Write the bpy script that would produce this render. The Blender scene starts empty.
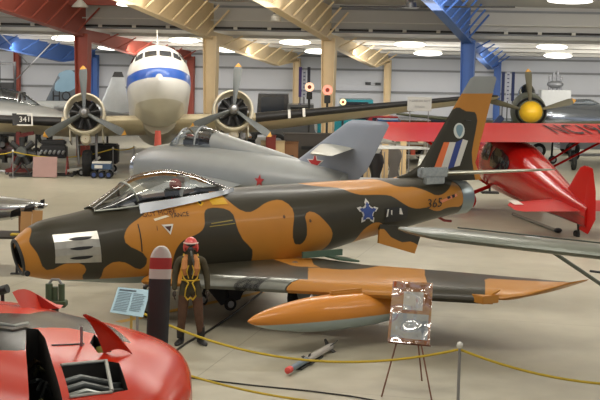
import bpy, bmesh, math, random
from mathutils import Vector, Matrix
from mathutils.bvhtree import BVHTree
random.seed(7)
PI=math.pi; sin=math.sin; cos=math.cos
S=bpy.context.scene; C=S.collection
# ------------------------------------------------------------------ camera
F,H,YH,RO=1300.0,4.85,54.0,.018
PITCH=math.atan((200-YH)/F)
def ray(px,py):
    x=px-300;y=py-200;c,s=cos(RO),sin(RO)
    X=c*x+s*y;Y=-s*x+c*y;cp,sp=cos(PITCH),sin(PITCH)
    return Vector((X,F*cp-Y*sp,-F*sp-Y*cp))
def at(px,py,z=None,D=None):
    d=ray(px,py)
    t=((z-H)/d.z) if z is not None else D/d.y
    return Vector((0,0,H))+d*t
cam=bpy.data.cameras.new('camera'); co=bpy.data.objects.new('camera',cam); C.objects.link(co); S.camera=co
cam.sensor_width=36; cam.lens=F/600*36; cam.clip_end=500
co.location=(0,0,H)
co.rotation_mode='XYZ'
co.matrix_world=Matrix.Translation((0,0,H))@Matrix.Rotation(PI/2-PITCH,4,'X')@Matrix.Rotation(RO,4,'Z')
# ------------------------------------------------------------------ materials
MC={}
def _nt(name):
    m=bpy.data.materials.new(name); m.use_nodes=True; nt=m.node_tree
    return m,nt,nt.nodes['Principled BSDF']
def lin(c):
    return tuple(((v/255/12.92) if v/255<=.04045 else ((v/255+.055)/1.055)**2.4) for v in c)+(1,)
def MAT(name,c,rough=.5,metal=0,var=.12,scale=3,emit=0,coat=0):
    if name in MC: return MC[name]
    m,nt,b=_nt(name)
    c=lin(c); N=nt.nodes.new
    if emit:
        b.inputs['Emission Color'].default_value=c; b.inputs['Emission Strength'].default_value=emit
    tc=N('ShaderNodeTexCoord'); no=N('ShaderNodeTexNoise'); no.inputs['Scale'].default_value=scale; no.inputs['Detail'].default_value=5
    nt.links.new(tc.outputs['Object'],no.inputs['Vector'])
    mx=N('ShaderNodeMix'); mx.data_type='RGBA'
    mx.inputs[6].default_value=tuple(v*(1-var) for v in c[:3])+(1,); mx.inputs[7].default_value=tuple(min(1,v*(1+var)) for v in c[:3])+(1,)
    nt.links.new(no.outputs['Fac'],mx.inputs[0]); nt.links.new(mx.outputs[2],b.inputs['Base Color'])
    b.inputs['Roughness'].default_value=rough; b.inputs['Metallic'].default_value=metal
    b.inputs['Coat Weight'].default_value=coat; b.inputs['Coat Roughness'].default_value=.08
    MC[name]=m; return m
def PAINT(name,base,layers,rough=.4,coat=0,var=.08,metal=0,soft=.006,scale=2.5,spec=.3):
    """base colour plus layers (attribute name, colour) where attribute>0"""
    m,nt,b=_nt(name); N=nt.nodes.new
    cur=None
    rgb=N('ShaderNodeRGB'); rgb.outputs[0].default_value=lin(base); cur=rgb.outputs[0]
    for a,c in layers:
        at_=N('ShaderNodeAttribute'); at_.attribute_name=a
        mr=N('ShaderNodeMapRange'); mr.inputs[1].default_value=-soft; mr.inputs[2].default_value=soft
        nt.links.new(at_.outputs['Fac'],mr.inputs[0])
        mx=N('ShaderNodeMix'); mx.data_type='RGBA'
        nt.links.new(mr.outputs[0],mx.inputs[0]); nt.links.new(cur,mx.inputs[6]); mx.inputs[7].default_value=lin(c)
        cur=mx.outputs[2]
    tc=N('ShaderNodeTexCoord'); no=N('ShaderNodeTexNoise'); no.inputs['Scale'].default_value=scale; no.inputs['Detail'].default_value=6
    nt.links.new(tc.outputs['Object'],no.inputs['Vector'])
    mr=N('ShaderNodeMapRange'); mr.inputs[3].default_value=1-var; mr.inputs[4].default_value=1+var
    nt.links.new(no.outputs['Fac'],mr.inputs[0])
    hs=N('ShaderNodeHueSaturation'); nt.links.new(mr.outputs[0],hs.inputs['Value']); nt.links.new(cur,hs.inputs['Color'])
    nt.links.new(hs.outputs[0],b.inputs['Base Color'])
    b.inputs['Roughness'].default_value=rough; b.inputs['Coat Weight'].default_value=coat; b.inputs['Coat Roughness'].default_value=.1; b.inputs['Specular IOR Level'].default_value=spec
    b.inputs['Metallic'].default_value=metal
    MC[name]=m; return m
def glass(name,tint=(236,240,242),refl=.10,rough=.03):
    m,nt,b=_nt(name); N=nt.nodes.new; nt.nodes.remove(b)
    tr=N('ShaderNodeBsdfTransparent'); tr.inputs[0].default_value=lin(tint)
    gl=N('ShaderNodeBsdfGlossy'); gl.inputs['Roughness'].default_value=rough
    fr=N('ShaderNodeFresnel'); fr.inputs[0].default_value=1.28
    ad=N('ShaderNodeMath'); ad.operation='ADD'; ad.inputs[1].default_value=refl
    ms=N('ShaderNodeMixShader'); nt.links.new(fr.outputs[0],ad.inputs[0]); nt.links.new(ad.outputs[0],ms.inputs[0])
    nt.links.new(tr.outputs[0],ms.inputs[1]); nt.links.new(gl.outputs[0],ms.inputs[2])
    nt.links.new(ms.outputs[0],nt.nodes['Material Output'].inputs[0]); MC[name]=m; return m
BLACK=MAT('black_paint',(28,28,30),.45); RUBBER=MAT('rubber',(22,22,22),.8); DARK=MAT('dark_metal',(48,48,48),.5,.3)
STEEL=MAT('steel',(150,150,152),.35,.8); ALU=MAT('bare_aluminium',(176,180,182),.33,.75,.12,4)
WHITE=MAT('white_paint',(205,203,196),.45); RED=MAT('red_gloss',(166,26,20),.3,0,.06,coat=.5)
YEL=MAT('yellow_paint',(205,160,30),.5); YROPE=MAT('yellow_rope',(178,152,40),.8)
SILVER=MAT('silver_paint',(148,152,153),.38,.35,.08,2); GREYG=MAT('grey_green_metal',(120,124,116),.3,.5)
TANP=MAT('tan_paint',(228,206,166),.55,0,.07); REDP=MAT('oxide_red_paint',(158,76,62),.55,0,.07); BLUEP=MAT('blue_paint',(66,106,178),.5,0,.07)
BROWN=MAT('brown_wood',(122,84,52),.6); BLUEM=MAT('blue_enamel',(40,60,110),.4); GREEN=MAT('green_primer',(70,84,60),.6)
GLASS=glass('clear_perspex'); GLASSD=glass('smoky_glass',(150,155,160),.12)
BEIGE=MAT('beige_paint',(190,175,140),.5); DGLASS=MAT('dark_glazing',(30,34,40),.08,0,.05); CREAM=MAT('cream_paint',(215,205,180),.5)
# ------------------------------------------------------------------ mesh helpers
class G:
    def __init__(s): s.bm=bmesh.new(); s.mi=0
    def _f(s,fs):
        for f in fs: f.material_index=s.mi
    def box(s,c,d,rot=None,bev=0):
        M=Matrix.Translation(c)@(rot.to_4x4() if rot else Matrix.Identity(4))@Matrix.Diagonal((d[0],d[1],d[2],1))
        r=bmesh.ops.create_cube(s.bm,size=1,matrix=M)
        fs=set(f for v in r['verts'] for f in v.link_faces); s._f(fs)
        if bev:
            es=list(set(e for v in r['verts'] for e in v.link_edges))
            q=bmesh.ops.bevel(s.bm,geom=es,offset=bev,segments=2,affect='EDGES'); s._f(q['faces'])
        return s
    def cyl(s,a,b,r0,r1=None,n=16,caps=True):
        a=Vector(a);b=Vector(b);r1=r0 if r1 is None else r1
        d=(b-a);q=d.to_track_quat('Z','Y').to_matrix()
        return s.rings([[a+q@Vector((r0*cos(t),r0*sin(t),0)) for t in [2*PI*i/n for i in range(n)]],
                        [b+q@Vector((r1*cos(t),r1*sin(t),0)) for t in [2*PI*i/n for i in range(n)]]],caps)
    def rings(s,R,caps=True,closed=True,loop=False):
        V=[[s.bm.verts.new(p) for p in r] for r in R]; n=len(R[0]); fs=[]
        m=len(V)
        for i in range(m if loop else m-1):
            a,b=V[i],V[(i+1)%m]
            for j in range(n if closed else n-1):
                k=(j+1)%n
                try: fs.append(s.bm.faces.new((a[j],a[k],b[k],b[j])))
                except Exception: pass
        if caps and closed and not loop:
            fs.append(s.bm.faces.new(V[0][::-1])); fs.append(s.bm.faces.new(V[-1]))
        s._f(fs); return s
    def lathe(s,prof,o=(0,0,0),ax='X',n=28,caps=False):
        """prof list (along, radius)"""
        o=Vector(o);R=[]
        for a,r in prof:
            q=[]
            for i in range(n):
                t=2*PI*i/n
                p={'X':Vector((a,r*cos(t),r*sin(t))),'Y':Vector((r*cos(t),a,r*sin(t))),'Z':Vector((r*cos(t),r*sin(t),a))}[ax]
                q.append(o+p)
            R.append(q)
        return s.rings(R,caps)
    def tube(s,pts,r,n=8,caps=True):
        P=[Vector(p) for p in pts];R=[]
        for i,p in enumerate(P):
            d=(P[min(i+1,len(P)-1)]-P[max(i-1,0)]).normalized()
            q=d.to_track_quat('Z','Y').to_matrix()
            rr=r[i] if isinstance(r,(list,tuple)) else r
            R.append([p+q@Vector((rr*cos(2*PI*k/n),rr*sin(2*PI*k/n),0)) for k in range(n)])
        return s.rings(R,caps)
    def prism(s,poly,f0,f1):
        """poly of 2d points, f0/f1 map 2d->3d for the two faces"""
        A=[s.bm.verts.new(f0(*p)) for p in poly];B=[s.bm.verts.new(f1(*p)) for p in poly]
        fs=[s.bm.faces.new(A),s.bm.faces.new(B[::-1])]
        n=len(poly)
        for i in range(n): fs.append(s.bm.faces.new((A[i],B[i],B[(i+1)%n],A[(i+1)%n])))
        s._f(fs); return s
    def ell(s,c,r,n=16,m=10,rot=None):
        c=Vector(c);R=[]
        M=rot or Matrix.Identity(3)
        for i in range(m+1):
            p=PI*i/m; p=min(max(p,.02),PI-.02)
            R.append([c+M@Vector((r[0]*sin(p)*cos(2*PI*j/n),r[1]*sin(p)*sin(2*PI*j/n),r[2]*cos(p))) for j in range(n)])
        return s.rings(R)
    def build(s,name,mats,parent=None,ang=35,flat=False,tri=False):
        if not isinstance(mats,(list,tuple)): mats=[mats]
        bm=s.bm
        bmesh.ops.recalc_face_normals(bm,faces=bm.faces[:])
        lim=math.radians(ang)
        for f in bm.faces: f.smooth=not flat
        for e in bm.edges:
            if len(e.link_faces)==2 and e.calc_face_angle(0)>lim: e.smooth=False
        me=bpy.data.meshes.new(name); bm.to_mesh(me); bm.free()
        for m in mats: me.materials.append(m)
        o=bpy.data.objects.new(name,me); C.objects.link(o)
        if parent: o.parent=parent
        return o
def thing(name,label,cat,loc=(0,0,0),rz=0,group=None):
    o=bpy.data.objects.new(name,None); C.objects.link(o); o.empty_display_size=.3
    o.location=loc; o.rotation_euler=(0,0,rz); o['label']=label; o['category']=cat
    if group: o['group']=group
    return o
def tag(o,label,cat,group=None,kind=None):
    o['label']=label;o['category']=cat
    if group:o['group']=group
    if kind:o['kind']=kind
    return o
def struct(o): o['kind']='structure'; return o
def kids(o): return [c for c in bpy.data.objects if c.parent==o]
def copy_tree(o,parent=None,first=True):
    ch=kids(o); c=o.copy(); C.objects.link(c); c.parent=parent
    for k in ch: copy_tree(k,c,False)
    return c
def cr(xs,ys,x):
    """catmull-rom style cubic interpolation on non-uniform data"""
    if x<=xs[0]: return ys[0]
    if x>=xs[-1]: return ys[-1]
    i=max(k for k in range(len(xs)-1) if xs[k]<=x)
    h=xs[i+1]-xs[i];t=(x-xs[i])/h
    def sl(k):
        if k==0: return (ys[1]-ys[0])/(xs[1]-xs[0])
        if k==len(xs)-1: return (ys[-1]-ys[-2])/(xs[-1]-xs[-2])
        a=(ys[k]-ys[k-1])/(xs[k]-xs[k-1]);b=(ys[k+1]-ys[k])/(xs[k+1]-xs[k])
        return 0 if a*b<=0 else 2*a*b/(a+b)
    m0,m1=sl(i)*h,sl(i+1)*h
    return (2*t**3-3*t*t+1)*ys[i]+(t**3-2*t*t+t)*m0+(-2*t**3+3*t*t)*ys[i+1]+(t**3-t*t)*m1
def body(g,st,n=40,m=60,ex=2.2,x0=None,x1=None,shear=None,caps=True,arc=None):
    """st: (x, top, bottom, halfwidth) along X ; superellipse rings"""
    xs=[s[0] for s in st];x0=xs[0] if x0 is None else x0;x1=xs[-1] if x1 is None else x1
    R=[]
    for i in range(m+1):
        x=x0+(x1-x0)*i/m
        tp=cr(xs,[s[1] for s in st],x);bt=cr(xs,[s[2] for s in st],x);w=cr(xs,[s[3] for s in st],x)
        zc=(tp+bt)/2;rz=max((tp-bt)/2,.001);q=[]
        rng=[2*PI*j/n for j in range(n)] if arc is None else [arc[0]+(arc[1]-arc[0])*j/n for j in range(n+1)]
        for t in rng:
            cy,cz=cos(t),sin(t)
            y=w*math.copysign(abs(cy)**(2/ex),cy);z=rz*math.copysign(abs(cz)**(2/ex),cz)
            dx=shear(x)*z/rz if shear else 0
            q.append(Vector((x+dx,y,zc+z)))
        R.append(q)
    return g.rings(R,caps and arc is None,closed=arc is None)
def foil(n=12):
    up=[];lo=[]
    for i in range(n+1):
        t=.5*(1-cos(PI*i/n)); y=5*(.2969*math.sqrt(t)-.126*t-.3516*t*t+.2843*t**3-.1015*t**4)
        up.append((t,y));lo.append((t,-y*.8))
    return up[::-1]+lo[1:-1]
def wing(g,secs,n=10,sub=10,ax='Y',c0=0,c1=1):
    """secs: (xle,y,z,chord,thickratio) ; ax Y: spanwise Y thickness Z ; ax Z: fin, thickness Y"""
    P=foil(n);R=[]
    if c1<1: P=[p for p in foil(60) if p[0]<=c1]
    for i in range(len(secs)-1):
        for k in range(sub+(i==len(secs)-2)):
            t=k/sub;s=[secs[i][j]*(1-t)+secs[i+1][j]*t for j in range(5)]
            if ax=='Y': R.append([Vector((s[0]+u*s[3],s[1],s[2]+v*s[3]*s[4])) for u,v in P])
            else: R.append([Vector((s[0]+u*s[3],s[1]+v*s[3]*s[4],s[2])) for u,v in P])
    return g.rings(R)
def smooth_poly(P,k=5):
    n=len(P);o=[]
    for i in range(n):
        a,b,c,d=P[i-1],P[i],P[(i+1)%n],P[(i+2)%n]
        for j in range(k):
            t=j/k
            o.append(tuple(.5*((2*b[q])+(-a[q]+c[q])*t+(2*a[q]-5*b[q]+4*c[q]-d[q])*t*t+(-a[q]+3*b[q]-3*c[q]+d[q])*t**3) for q in (0,1)))
    return o
def sd(P,x,y):
    """signed distance, positive inside"""
    best=1e9;ins=False;n=len(P)
    for i in range(n):
        ax,ay=P[i];bx,by=P[(i+1)%n]
        ex,ey=bx-ax,by-ay;l=ex*ex+ey*ey
        t=0 if l==0 else max(0,min(1,((x-ax)*ex+(y-ay)*ey)/l))
        dx,dy=x-ax-t*ex,y-ay-t*ey;best=min(best,dx*dx+dy*dy)
        if (ay>y)!=(by>y) and x<(bx-ax)*(y-ay)/(by-ay)+ax: ins=not ins
    r=math.sqrt(best);return r if ins else -r
def attr(o,name,fn):
    me=o.data;a=me.attributes.new(name,'FLOAT','POINT')
    a.data.foreach_set('value',[fn(v.co) for v in me.vertices])
def polys_attr(o,name,polys,fn2):
    bb=[(min(p[0] for p in P)-.3,max(p[0] for p in P)+.3,min(p[1] for p in P)-.3,max(p[1] for p in P)+.3) for P in polys]
    def f(v):
        x,y=fn2(v);b=-.3
        for P,q in zip(polys,bb):
            if q[0]<x<q[1] and q[2]<y<q[3]: b=max(b,sd(P,x,y))
        return b
    attr(o,name,f)
def side_unproject(root_xy,th,ly):
    a=Vector((cos(th),sin(th),0));n=Vector((-sin(th),cos(th),0));p0=Vector((root_xy[0],root_xy[1],0))
    def f(px,py):
        d=ray(px,py);o=Vector((0,0,H));t=((p0+n*ly-o).dot(n))/d.dot(n);P=o+d*t
        return ((P-p0).dot(a),P.z)
    return f
def plane_unproject(root_xy,th,z):
    a=Vector((cos(th),sin(th),0));n=Vector((-sin(th),cos(th),0));p0=Vector((root_xy[0],root_xy[1],0))
    def f(px,py):
        P=at(px,py,z=z);return ((P-p0).dot(a),(P-p0).dot(n))
    return f
def bvh(o):
    bm=bmesh.new();bm.from_mesh(o.data);t=BVHTree.FromBMesh(bm);bm.free();return t
def decal(name,mat,parent,tree,poly2,to3,dirv,off=.008,cuts=2,thick=True):
    """project a flat polygon (or list of polygons) on to a surface"""
    bm=bmesh.new()
    for P in (poly2 if isinstance(poly2[0][0],(tuple,list)) else [poly2]):
        vs=[bm.verts.new((p[0],p[1],0)) for p in P]
        bm.faces.new(vs)
    bmesh.ops.triangulate(bm,faces=bm.faces[:])
    if cuts: bmesh.ops.subdivide_edges(bm,edges=bm.edges[:],cuts=cuts,use_grid_fill=True)
    return _proj(bm,name,mat,parent,tree,to3,dirv,off)
def _proj(bm,name,mat,parent,tree,to3,dirv,off):
    dirv=Vector(dirv)
    for v in bm.verts:
        p=Vector(to3(v.co.x,v.co.y))
        h=tree.ray_cast(p-dirv*20,dirv)
        if h[0] is not None: v.co=h[0]-dirv*off
        else: v.co=p-dirv*off
    bmesh.ops.triangulate(bm,faces=bm.faces[:])
    me=bpy.data.meshes.new(name);bm.to_mesh(me);bm.free();me.materials.append(mat)
    o=bpy.data.objects.new(name,me);C.objects.link(o)
    if parent:o.parent=parent
    return o
def text_bm(s,size=1,res=3,ext=0):
    cu=bpy.data.curves.new('t','FONT');cu.body=s;cu.size=size;cu.resolution_u=res;cu.extrude=ext;cu.align_x='CENTER';cu.align_y='CENTER'
    ob=bpy.data.objects.new('t',cu);C.objects.link(ob)
    dg=bpy.context.evaluated_depsgraph_get();me=bpy.data.meshes.new_from_object(ob.evaluated_get(dg))
    bm=bmesh.new();bm.from_mesh(me);bpy.data.objects.remove(ob);bpy.data.meshes.remove(me);bpy.data.curves.remove(cu);return bm
def text_obj(name,s,size,mat,parent,M):
    bm=text_bm(s,size,2,.003)
    for v in bm.verts: v.co=M@v.co
    me=bpy.data.meshes.new(name);bm.to_mesh(me);bm.free();me.materials.append(mat)
    o=bpy.data.objects.new(name,me);C.objects.link(o);o.parent=parent;return o
def wheel(g,c,r,w,ax=(0,1,0),rim=1,tyre=0):
    c=Vector(c);ax=Vector(ax).normalized();q=ax.to_track_quat('Z','Y').to_matrix();n=24
    g.mi=tyre;R=[]
    for a,rr in [(-w*.35,r*.55),(-w*.5,r*.75),(-w*.42,r*.93),(-w*.15,r),(w*.15,r),(w*.42,r*.93),(w*.5,r*.75),(w*.35,r*.55)]:
        R.append([c+q@Vector((rr*cos(2*PI*k/n),rr*sin(2*PI*k/n),a)) for k in range(n)])
    g.rings(R)
    g.mi=rim;R=[]
    for a,rr in [(-w*.4,r*.12),(-w*.38,r*.54),(w*.38,r*.54),(w*.4,r*.12)]:
        R.append([c+q@Vector((rr*cos(2*PI*k/n),rr*sin(2*PI*k/n),a)) for k in range(n)])
    g.rings(R);g.mi=0
def blade(g,c,ang,R,w,r0=.1,tip=.0,twist=.5,ax=-1):
    """propeller blade in YZ plane, spinning axis X. mi 0 body, mi 1 tip"""
    M=Matrix.Rotation(ang,3,'X');c=Vector(c);N=12;rings=[]
    for i in range(N+1):
        t=i/N;r=r0+(R-r0)*t
        ww=w*(.35+.9*t if t<.5 else .8+.2*sin(PI*(1-(t-.5)*1.1)/1) )*.5
        if t>.8: ww*=math.sqrt(max(0,1-((t-.8)/.2)**2))*.9+.1
        th=max(.012,.05*(1-t)) ;tw=twist*(1-t)+.25
        q=[]
        for k in range(8):
            a=2*PI*k/8;u=ww*cos(a);v=th*sin(a)
            q.append(c+M@Vector((u*sin(tw)+v*cos(tw),u*cos(tw)-v*sin(tw),r)))
        rings.append(q)
    k=int(N*(1-tip))
    g.mi=0;g.rings(rings[:k+1])
    if tip: g.mi=1;g.rings(rings[k:])
    g.mi=0
# ================================================================== THE HALL
def floor_mat():
    m,nt,b=_nt('concrete_floor');N=nt.nodes.new;L=nt.links.new
    tc=N('ShaderNodeTexCoord')
    n1=N('ShaderNodeTexNoise');n1.inputs['Scale'].default_value=.18;n1.inputs['Detail'].default_value=8;n1.inputs['Roughness'].default_value=.65
    n2=N('ShaderNodeTexNoise');n2.inputs['Scale'].default_value=2.2;n2.inputs['Detail'].default_value=8
    L(tc.outputs['Object'],n1.inputs['Vector']);L(tc.outputs['Object'],n2.inputs['Vector'])
    r=N('ShaderNodeValToRGB');r.color_ramp.elements[0].position=.3;r.color_ramp.elements[1].position=.72
    r.color_ramp.elements[0].color=lin((156,151,133));r.color_ramp.elements[1].color=lin((180,175,157))
    L(n1.outputs['Fac'],r.inputs[0])
    mx=N('ShaderNodeMix');mx.data_type='RGBA';mx.blend_type='MULTIPLY';mx.inputs[0].default_value=.35
    r2=N('ShaderNodeValToRGB');r2.color_ramp.elements[0].position=.35;r2.color_ramp.elements[0].color=(.62,.6,.57,1);r2.color_ramp.elements[1].position=.6
    L(n2.outputs['Fac'],r2.inputs[0]);L(r.outputs[0],mx.inputs[6]);L(r2.outputs[0],mx.inputs[7])
    # control joints every 6 m
    br=N('ShaderNodeTexBrick');br.offset=0;br.inputs['Scale'].default_value=1;br.inputs['Brick Width'].default_value=6;br.inputs['Row Height'].default_value=6;br.inputs['Mortar Size'].default_value=.012;br.inputs['Mortar Smooth'].default_value=.3
    br.inputs['Color1'].default_value=br.inputs['Color2'].default_value=(1,1,1,1);br.inputs['Mortar'].default_value=(.55,.53,.5,1)
    mp=N('ShaderNodeMapping');mp.inputs['Rotation'].default_value=(0,0,.24);L(tc.outputs['Object'],mp.inputs['Vector']);L(mp.outputs[0],br.inputs['Vector'])
    m2=N('ShaderNodeMix');m2.data_type='RGBA';m2.blend_type='MULTIPLY';m2.inputs[0].default_value=.7
    L(mx.outputs[2],m2.inputs[6]);L(br.outputs[0],m2.inputs[7]);L(m2.outputs[2],b.inputs['Base Color'])
    rr=N('ShaderNodeMapRange');rr.inputs[3].default_value=.28;rr.inputs[4].default_value=.5;L(n2.outputs['Fac'],rr.inputs[0]);L(rr.outputs[0],b.inputs['Roughness'])
    return m
def ribbed(name,c,pitch,axis,depth=.25,rough=.55):
    m,nt,b=_nt(name);N=nt.nodes.new;L=nt.links.new
    tc=N('ShaderNodeTexCoord');w=N('ShaderNodeTexWave');w.wave_type='BANDS';w.bands_direction=axis;w.inputs['Scale'].default_value=.314/pitch
    L(tc.outputs['Object'],w.inputs['Vector']);no=N('ShaderNodeTexNoise');no.inputs['Scale'].default_value=.4;L(tc.outputs['Object'],no.inputs['Vector'])
    mx=N('ShaderNodeMix');mx.data_type='RGBA';L(no.outputs['Fac'],mx.inputs[0]);cc=lin(c)
    mx.inputs[6].default_value=tuple(v*.9 for v in cc[:3])+(1,);mx.inputs[7].default_value=tuple(v*1.08 for v in cc[:3])+(1,)
    L(mx.outputs[2],b.inputs['Base Color']);bp=N('ShaderNodeBump');bp.inputs['Strength'].default_value=depth;L(w.outputs['Fac'],bp.inputs['Height']);L(bp.outputs[0],b.inputs['Normal'])
    b.inputs['Roughness'].default_value=rough;return m
g=G();g.box((0,32,-.05),(90,96,.1));struct(g.build('floor',floor_mat()))
WALLM=ribbed('wall_sheet',(196,199,206),.3,'X');CEILM=ribbed('ceiling_sheet',(206,204,199),1.2,'X',.1);CLERE=ribbed('clerestory_sheet',(184,182,178),.3,'X')
DW,DM=75.5,60.0
g=G();g.box((0,DW+.1,2.5),(90,.2,5.2));struct(g.build('wall_back',WALLM))
g=G();g.box((0,DM+.45,6.55),(90,.15,1.3));struct(g.build('wall_clerestory',CLERE))
g=G();g.prism([(DM+.4,5.9),(DW+.2,4.93),(DW+.2,5.08),(DM+.4,6.05)],lambda y,z:(-45,y,z),lambda y,z:(45,y,z));struct(g.build('ceiling_aisle',CEILM))
g=G();g.prism([(DM+.55,7.15),(-14,12.4),(-14,12.55),(DM+.55,7.3)],lambda y,z:(-45,y,z),lambda y,z:(45,y,z));struct(g.build('ceiling',CEILM))
# girts across the far wall, purlins under the aisle ceiling, eave strip
GIRT=MAT('girt_steel',(128,130,134),.6);n=1
for z in (1.3,2.75,4.0,4.75):
    g=G();g.box((0,DW-.08,z),(90,.14,.12));struct(g.build('trim_%d'%n,GIRT));n+=1
for y in (63.2,66.2,69.3,72.4):
    z=5.9-(y-DM-.4)*.97/15.3;g=G();g.box((0,y,z-.09),(90,.1,.16));struct(g.build('trim_%d'%n,CEILM));n+=1
g=G();g.box((0,DM+.32,5.92),(90,.12,.14));struct(g.build('trim_%d'%n,GIRT));n+=1
g=G();g.box((0,DM+.32,6.95),(90,.12,.1));struct(g.build('trim_%d'%n,GIRT));n+=1
# yellow walkway stripe painted on the floor
a,b_=at(118,322,z=.004),at(262,292,z=.004);d=(b_-a).normalized();w=Vector((-d.y,d.x,0))*.09
g=G();g.mi=0;vs=[g.bm.verts.new(p) for p in (a-w,b_-w,b_+w,a+w)];g.bm.faces.new(vs);struct(g.build('trim_%d'%n,MAT('floor_stripe_paint',(196,150,50),.5)));n+=1
# steel frames -------------------------------------------------------
def ibar(g,a,b,w,dp0,dp1,side):
    """tapered I column between a and b, depth along side vector"""
    a=Vector(a);b=Vector(b);s=Vector(side).normalized();t=(b-a).normalized().cross(s).normalized()
    def slab(pa,pb,ha,hb,tw):
        R=[[pa-s*ha-t*tw,pa+s*ha-t*tw,pa+s*ha+t*tw,pa-s*ha+t*tw],[pb-s*hb-t*tw,pb+s*hb-t*tw,pb+s*hb+t*tw,pb-s*hb+t*tw]]
        g.rings(R)
    slab(a,b,dp0/2,dp1/2,.012)
    for k in (-1,1):
        pa=a+s*k*dp0/2;pb=b+s*k*dp1/2
        R=[[p-t*w/2-s*.02,p-t*w/2+s*.02,p+t*w/2+s*.02,p+t*w/2-s*.02] for p in (pa,pb)]
        g.rings(R)
U=Vector((-.246,-.969,0))     # frame direction, towards the camera
T=Vector((.969,-.246,0))
def plate(g,poly,o,th):
    o=Vector(o)
    g.prism(poly,lambda u,z:o+U*u+Vector((0,0,z))-T*th/2,lambda u,z:o+U*u+Vector((0,0,z))+T*th/2)
def frame(px,pw,mat,label,grp,cl=1):
    M=at(px,60,D=DM);Wp=at(pw,60,D=DW-.4)
    r=thing('steel_frame',label,'steel frame',(M.x,M.y,0),0,grp);o=Vector((0,0,0))
    L=(Vector((Wp.x,Wp.y,0))-Vector((M.x,M.y,0)));wl=L.length
    g=G();ibar(g,(0,0,0),(0,0,5.6),.5,.42,.62,T);
    g.build('column',mat,r)
    # main haunch towards the camera: deep plate girder
    g=G();tp=lambda u:7.08+u*.0687
    P=[(-.3,5.55),(.35,5.5),(11,6.75),(24,8.0),(38,9.1),(38,tp(38)-.02),(24,tp(24)-.02),(.2,tp(0)),(-.3,tp(0))]
    plate(g,P,o,.03)
    for (u0,z0),(u1,z1) in zip(P[1:4],P[2:5]):
        a=o+U*u0+Vector((0,0,z0));b=o+U*u1+Vector((0,0,z1));nz=Vector((0,0,.03))
        g.rings([[p-T*.22-nz,p+T*.22-nz,p+T*.22+nz,p-T*.22+nz] for p in (a,b)])
    g.build('rafter',mat,r)
    for u in (.9,2.4,3.9,5.4,7,8.6,10.2,12,14):
        z0=5.5+(u-.35)*.117;g=G();g.tube([o+U*u+T*.05+Vector((0,0,z0+.05)),o+U*(u-.7)+T*.9+Vector((0,0,min(tp(u)-.15,z0+1.2)))],.045,6)
        g.build('flange_brace',mat,r)
    # aisle rafter going to the wall column
    V=-L.normalized() if False else L.normalized();cz=lambda u:5.86-u*.97/15.3*.97
    g=G();uu=wl
    P=[(.2,cz(0)-.06),(uu,cz(uu)-.02),(uu,cz(uu)-.42),(uu*.72,cz(uu*.72)-.95),(.2,5.3)]
    s=V.cross(Vector((0,0,1)))
    g.prism(P,lambda u,z:V*u+Vector((0,0,z))-s*.016,lambda u,z:V*u+Vector((0,0,z))+s*.016)
    for (u0,z0),(u1,z1) in zip(P[2:4],P[3:5]):
        a=V*u0+Vector((0,0,z0));b=V*u1+Vector((0,0,z1));nz=Vector((0,0,.025))
        g.rings([[p-s*.16-nz,p+s*.16-nz,p+s*.16+nz,p-s*.16+nz] for p in (a,b)])
    g.build('aisle_rafter',mat,r)
    for k in range(6):
        u=uu*(.12+.15*k);f=(u-.2)/(uu*.72-.2)
        zb=5.3+(cz(uu*.72)-.95-5.3)*f if f<1 else cz(uu*.72)-.95+.5*(f-1)
        g=G();g.tube([V*u-s*.04+Vector((0,0,zb+.03)),V*(u+.6)-s*.75*-1+Vector((0,0,cz(u)-.1))],.035,6);g.build('flange_brace',mat,r)
    g=G();ibar(g,L,L+Vector((0,0,4.6)),.3,.3,.36,T);g.build('wall_column',mat,r)
    return r
TN2=TANP
frame(-47,95,BLUEP,'blue steel portal frame at far left, its beam sloping to a blue column',None)
frame(83,191,REDP,'oxide red steel portal frame rising behind the left airliner engine',None)
frame(211,297,TANP,'tan steel portal frame rising just right of the airliner nose',None)
frame(329,388,TANP,'tan steel portal frame behind the round signs, right of the other tan frame',None)
frame(468,498,BLUEP,'blue steel portal frame behind the camouflaged tail fin',None)
# red eave strut and dark red wall column at far left
g=G();g.box((-13.6,DM-1.4,7.02),(17,.3,.34));tag(g.build('eave_beam',REDP),'oxide red horizontal beam along the top left under the roof','beam')
p=at(17,60,D=DW-.4);g=G();ibar(g,(p.x,p.y,0),(p.x,p.y,4.9),.25,.26,.3,T);tag(g.build('wall_column',REDP),'thin dark red column on the far wall at extreme left','column')
# bracing rods
for i,(a,b) in enumerate([((0,33,61),(30,66,74)),((58,36,61),(10,86,74)),((98,37,63),(142,62,74))]):
    g=G();g.tube([at(a[0],a[1],D=a[2]),at(b[0],b[1],D=b[2])],.03,6)
    tag(g.build('bracing_rod',STEEL),['pale bracing rod sloping down right at the far left edge','pale bracing rod sloping down left towards the forklift','pale bracing rod sloping from the red frame to the airliner nose'][i],'rod','bracing rods')
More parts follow.
